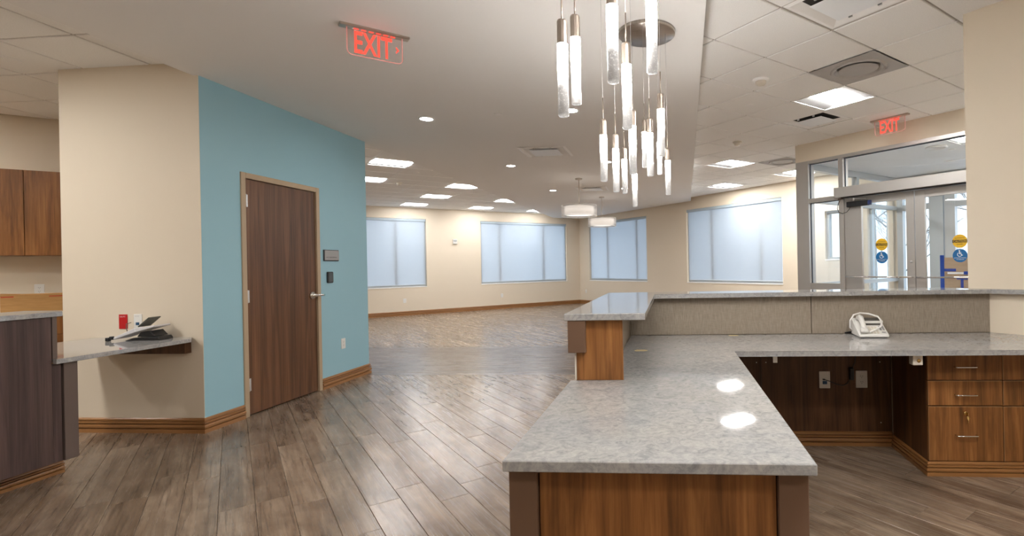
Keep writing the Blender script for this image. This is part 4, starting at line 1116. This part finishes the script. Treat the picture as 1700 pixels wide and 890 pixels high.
# two door leaves
for n, (u0, u1, g0, g1) in enumerate(((-3.912,-3.003,-3.677,-3.100), (-2.992,-2.088,-2.880,-2.200))):
    d = root_struct('door_%d' % (n+2), (0,0,0), ROT_R)
    lf = MB()
    lf.box(u0, g0, 6.70, 6.745, 0.01, 2.13, 0.002); lf.box(g1, u1, 6.70, 6.745, 0.01, 2.13, 0.002)
    lf.box(g0, g1, 6.70, 6.745, 2.035, 2.13); lf.box(g0, g1, 6.70, 6.745, 0.01, 0.26)
    obj('door_leaf', lf, m_alu, d)
    obj('pane', rb(g0, g1, 6.719, 6.725, 0.26, 2.035), m_glass, d)
    obj('push_bar', MB().tube([(u0+0.03,6.70,1.066),(u0+0.03,6.645,1.066),(u1-0.03,6.645,1.066),(u1-0.03,6.70,1.066)], 0.011, 10), m_chrome, d)
    cxs = (-3.421, -2.511)[n]
    yel = obj('caution_decal', MB().lathe([(0.078,6.717),(0.078,6.7185)], 36, (cxs, 0, 1.484), 'y', False), m_yellow, d)
    obj('black_band', rb(cxs-0.0775, cxs+0.0775, 6.716, 6.7168, 1.468, 1.500), m_inkblack, yel)
    obj('lettering', MB().text('AUTOMATIC', 0.017, cxs, 1.520, 6.7164, 0.105).text('DOOR', 0.016, cxs, 1.447, 6.7164, 0.06), m_inkblack, yel)
    obj('band_lettering', MB().text('CAUTION', 0.023, cxs, 1.484, 6.7155, 0.14, 0.02), m_yellow, yel)
    blu = obj('access_decal', MB().lathe([(0.078,6.717),(0.078,6.7185)], 36, (cxs, 0, 1.318), 'y', False), m_bluedecal, d)
    ic = MB(); yk = 6.716
    ic.lathe([(0.0075,yk-0.0004),(0.0075,yk+0.0004)], 14, (cxs-0.006, 0, 1.373), 'y', False)
    def seg(a, b, t):
        dx, dz = b[0]-a[0], b[1]-a[1]; L = math.hypot(dx, dz); nx, nz = -dz/L*t/2, dx/L*t/2
        ic.hexa([(cxs+a[0]+nx,yk-0.0004,a[1]+nz),(cxs+b[0]+nx,yk-0.0004,b[1]+nz),(cxs+b[0]+nx,yk+0.0004,b[1]+nz),(cxs+a[0]+nx,yk+0.0004,a[1]+nz),
                 (cxs+a[0]-nx,yk-0.0004,a[1]-nz),(cxs+b[0]-nx,yk-0.0004,b[1]-nz),(cxs+b[0]-nx,yk+0.0004,b[1]-nz),(cxs+a[0]-nx,yk+0.0004,a[1]-nz)])
    seg((-0.005,1.366), (-0.003,1.335), 0.009); seg((-0.004,1.352), (0.014,1.352), 0.006)
    seg((-0.004,1.337), (0.014,1.336), 0.008); seg((0.013,1.338), (0.022,1.318), 0.008); seg((0.02,1.319), (0.03,1.322), 0.006)
    arc = [(-0.004+0.0225*math.cos(t), 1.330+0.0225*math.sin(t)) for t in [math.radians(120+k*24) for k in range(11)]]
    for a, b in zip(arc, arc[1:]): seg(a, b, 0.006)
    obj('wheelchair_symbol', ic, m_inkwhite, blu)
    obj('lettering', MB().text('ACTIVATE SWITCH', 0.0115, cxs, 1.290, yk, 0.128).text('TO OPERATE', 0.011, cxs, 1.272, yk, 0.08).text('CAUTION', 0.008, cxs, 1.388, yk, 0.045), m_inkwhite, blu)
    if n == 0: obj('lock_cylinder', MB().lathe([(0.016,6.70),(0.016,6.692),(0.009,6.690),(0,6.690)], 16, (-3.045, 0, 1.255), 'y'), m_steel, d)
    # surface closer
    P = W(-3.70 if n == 0 else -2.20, 6.70)
    c = thing('door_closer', ('black door closer with a steel arm on the left entrance door', 'black door closer at the edge of the right entrance door')[n], 'door closer', (P.x, P.y, 2.05), ROT_R)
    sgn = 1
    obj('body', MB().box(-0.155, 0.135, -0.055, -0.0005, -0.045, 0.025, 0.004), m_black, c)
    obj('end_cap', MB().box(0.136, 0.175, -0.05, -0.002, -0.042, 0.02, 0.006), plain('navy cap', (0.02,0.035,0.12), 0.3), c)
    obj('arm', MB().tube([(0.10,-0.03,0.026),(0.10,-0.03,0.05),(-0.03,-0.085,0.052),(-0.14,-0.035,0.056),(-0.145,-0.03,0.082)], 0.006, 8).lathe([(0.016,0.0),(0.016,0.035),(0.01,0.04),(0,0.04)], 14, (-0.03,-0.085,0.03)), m_steel, c)
    if n == 0:
        obj('wire_loop', MB().tube([(-0.255,-0.02,0.075),(-0.285,-0.03,0.02),(-0.30,-0.035,-0.05),(-0.275,-0.04,-0.10),(-0.22,-0.04,-0.125),(-0.16,-0.04,-0.11),(-0.125,-0.035,-0.075),(-0.115,-0.03,-0.046)], 0.004, 8), m_black, c)
        obj('wire_bracket', MB().box(-0.29, -0.215, -0.03, -0.005, 0.068, 0.088, 0.002), m_taupe, c)
# vestibule shell
VU, VO = -4.63, 9.51
struct('ceiling', rb(-4.60, -1.50, 6.835, 9.60, 2.735, 2.80), m_white, (0,0,0), ROT_R)
vw = root_struct('window_8', (0,0,0), ROT_R)
fr = MB()
fr.box(VU, VU+0.09, 6.83, VO+0.1, 2.64, 2.73); fr.box(VU, VU+0.09, 6.83, VO+0.1, 0, 0.12)
fr.box(VU, VU+0.09, 8.16, 8.23, 0.12, 2.64); fr.box(VU, VU+0.09, VO, VO+0.1, 0.12, 2.64)
fr.box(VU, VU+0.09, 6.83, 6.9, 0.12, 2.64)
fr.box(VU+0.01, VU+0.08, 8.23, VO, 2.16, 2.23); fr.box(VU+0.01, VU+0.08, 6.9, 8.16, 2.16, 2.23)
fr.box(VU+0.01, VU+0.08, 8.23, VO, 0.90, 0.96); fr.box(VU+0.01, VU+0.08, 6.9, 8.16, 0.90, 0.96)
obj('storefront_frame', fr, m_alu_l, vw)
for a, b in ((6.9,8.16), (8.23,VO)):
    for c, d in ((0.12,0.90), (0.96,2.16), (2.23,2.64)): obj('pane', rb(VU+0.042, VU+0.047, a, b, c, d), m_glass, vw)
ow = root_struct('window_9', (0,0,0), ROT_R)
fr = MB()
fr.box(VU+0.0905, -1.5, VO, VO+0.1, 2.64, 2.73); fr.box(VU+0.0905, -1.5, VO, VO+0.1, 0, 0.1)
for a, b in ((VU+0.0905,VU+0.17), (-4.02,-3.80), (-3.78,-3.62), (-2.7,-2.62), (-1.6,-1.5)): fr.box(a, b, VO, VO+0.1, 0.1, 2.64)
fr.box(VU+0.17, -4.02, VO+0.01, VO+0.09, 2.14, 2.24); fr.box(-3.62, -2.7, VO+0.01, VO+0.09, 2.14, 2.24)
obj('storefront_frame', fr, m_alu_l, ow)
for a, b in ((VU+0.17,-4.02), (-3.62,-2.70), (-2.62,-1.6)): obj('pane', rb(a, b, VO+0.045, VO+0.05, 0.1, 2.64), m_glass, ow)
struct('wall_vestibule_right', rb(-1.49, -1.39, 6.84, 9.61, 0, 2.8), m_cream, (0,0,0), ROT_R)
P = W(-2.99, 7.33)
r = thing('vestibule_diffuser', 'round white air vent in the vestibule ceiling behind the glass', 'air vent', (P.x, P.y, 2.735))
obj('rings', MB().lathe([(0.13,0),(0.13,-0.008),(0.10,-0.02),(0.095,-0.012),(0.065,-0.022),(0.06,-0.014),(0.03,-0.024),(0,-0.024)], 32), m_white_metal, r)
c = sp.copy(); COL.objects.link(c); P = W(-2.94, 7.67); c.location = (P.x, P.y, 2.735); c['label'] = 'small round sprinkler cover in the vestibule ceiling behind the glass'
c = copy_tree(proto, W(-2.45, 7.15, 2.731), 'square lit ceiling panel in the vestibule behind the glass', ROT_R); c['group'] = 'square ceiling lights in the vestibule'
c = copy_tree(proto, W(-2.45, 8.95, 2.731), 'square lit ceiling panel in the vestibule added out of view behind the right wall', ROT_R); c['group'] = 'square ceiling lights in the vestibule'  # second panel, added out of view to brighten the vestibule
P = W(-2.75, 8.55)
r = thing('linear_vent', 'long narrow air vent in the vestibule ceiling behind the glass', 'air vent', (P.x, P.y, 2.735), ROT_R)
obj('frame', MB().box(-0.62, 0.62, -0.06, 0.06, -0.006, 0, 0.002), m_white_metal, r)
obj('slot', MB().box(-0.3, 0.1, -0.04, 0.04, -0.009, -0.0062), m_grey_metal, r)
P = W(-2.72, 8.45)
r = thing('taped_carton', 'tall pale cardboard carton wrapped with blue tape inside the vestibule', 'box', (P.x, P.y, 0), ROT_R)
obj('carton', MB().box(-0.62, 0.62, -0.2, 0.2, 0.0, 1.30, 0.004), m_card_p, r)
tp = MB()
tp.box(-0.626, -0.572, -0.206, -0.2005, 0.0, 1.335); tp.box(-0.571, -0.42, -0.206, -0.2005, 1.10, 1.14)
tp.box(-0.32, -0.15, -0.206, -0.2005, 1.055, 1.10); tp.box(-0.41, -0.15, -0.206, -0.2005, 0.985, 1.018); tp.box(-0.36, -0.325, -0.206, -0.2005, 0.0, 0.984)
obj('white_tape', MB().box(-0.53, -0.321, -0.2055, -0.2005, 1.062, 1.088), m_inkwhite, r)
obj('blue_tape', tp, m_tape_blue, r)

# ------------------------------------------------------------------ outside: snow and bare trees
tag(obj('snowy_ground', MB().box(-60, 60, 9.80, 90, -0.6, -0.12), m_snow, None, (0,0,0), ROT_R), 'white snow covered ground outside the glass entrance', 'ground')
def bare_tree(P, h, seed, label):
    rnd = random.Random(seed)
    r = thing('bare_tree', label, 'tree', (P.x, P.y, -0.12), 0, 'bare winter trees outside')
    tk = MB().tube([(0,0,0),(0.03,0.02,h*0.3),(0.0,0.05,h*0.6)], 0.09, 7, True, 0.05)
    obj('trunk', tk, m_bark, r)
    br = MB()
    def grow(p, d, L, rad, lev):
        q = p + d*L*0.5 + Vector((rnd.uniform(-.1,.1), rnd.uniform(-.1,.1), 0))*L
        e = q + (d + Vector((rnd.uniform(-.3,.3), rnd.uniform(-.3,.3), 0.15))).normalized()*L*0.5
        br.tube([p, q, e], rad, 4, False, rad*0.5)
        if lev == 0: return
        for k in range(4):
            a = p.lerp(e, rnd.uniform(0.35, 1.0)) if k else e
            nd = (d + Vector((rnd.uniform(-1,1), rnd.uniform(-1,1), rnd.uniform(-.1,.7)))).normalized()
            grow(a, nd, L*rnd.uniform(0.5, 0.75), rad*0.55, lev-1)
    for k in range(7):
        a = k*0.9 + rnd.random(); z = h*rnd.uniform(0.15, 0.6)
        grow(Vector((0.02,0.04,z)), Vector((math.cos(a), math.sin(a), rnd.uniform(0.5,1.2))).normalized(), h*0.2, 0.026, 3)
    obj('branches', br, m_bark, r)
for k, (u, v, h, d) in enumerate([(-7.6,16.0,5.5,'behind the left entrance glass'), (-4.2,14.0,4.5,'behind the middle entrance glass'), (-1.6,18.5,6,'behind the right entrance glass'), (-11.5,22.0,6.5,'far left outside the entrance')]):
    bare_tree(W(u, v), h, 20+k, 'leafless tree in the snow, ' + d)
print('TILES', nR, nL, nK, 'planks', len(cands), len(single))
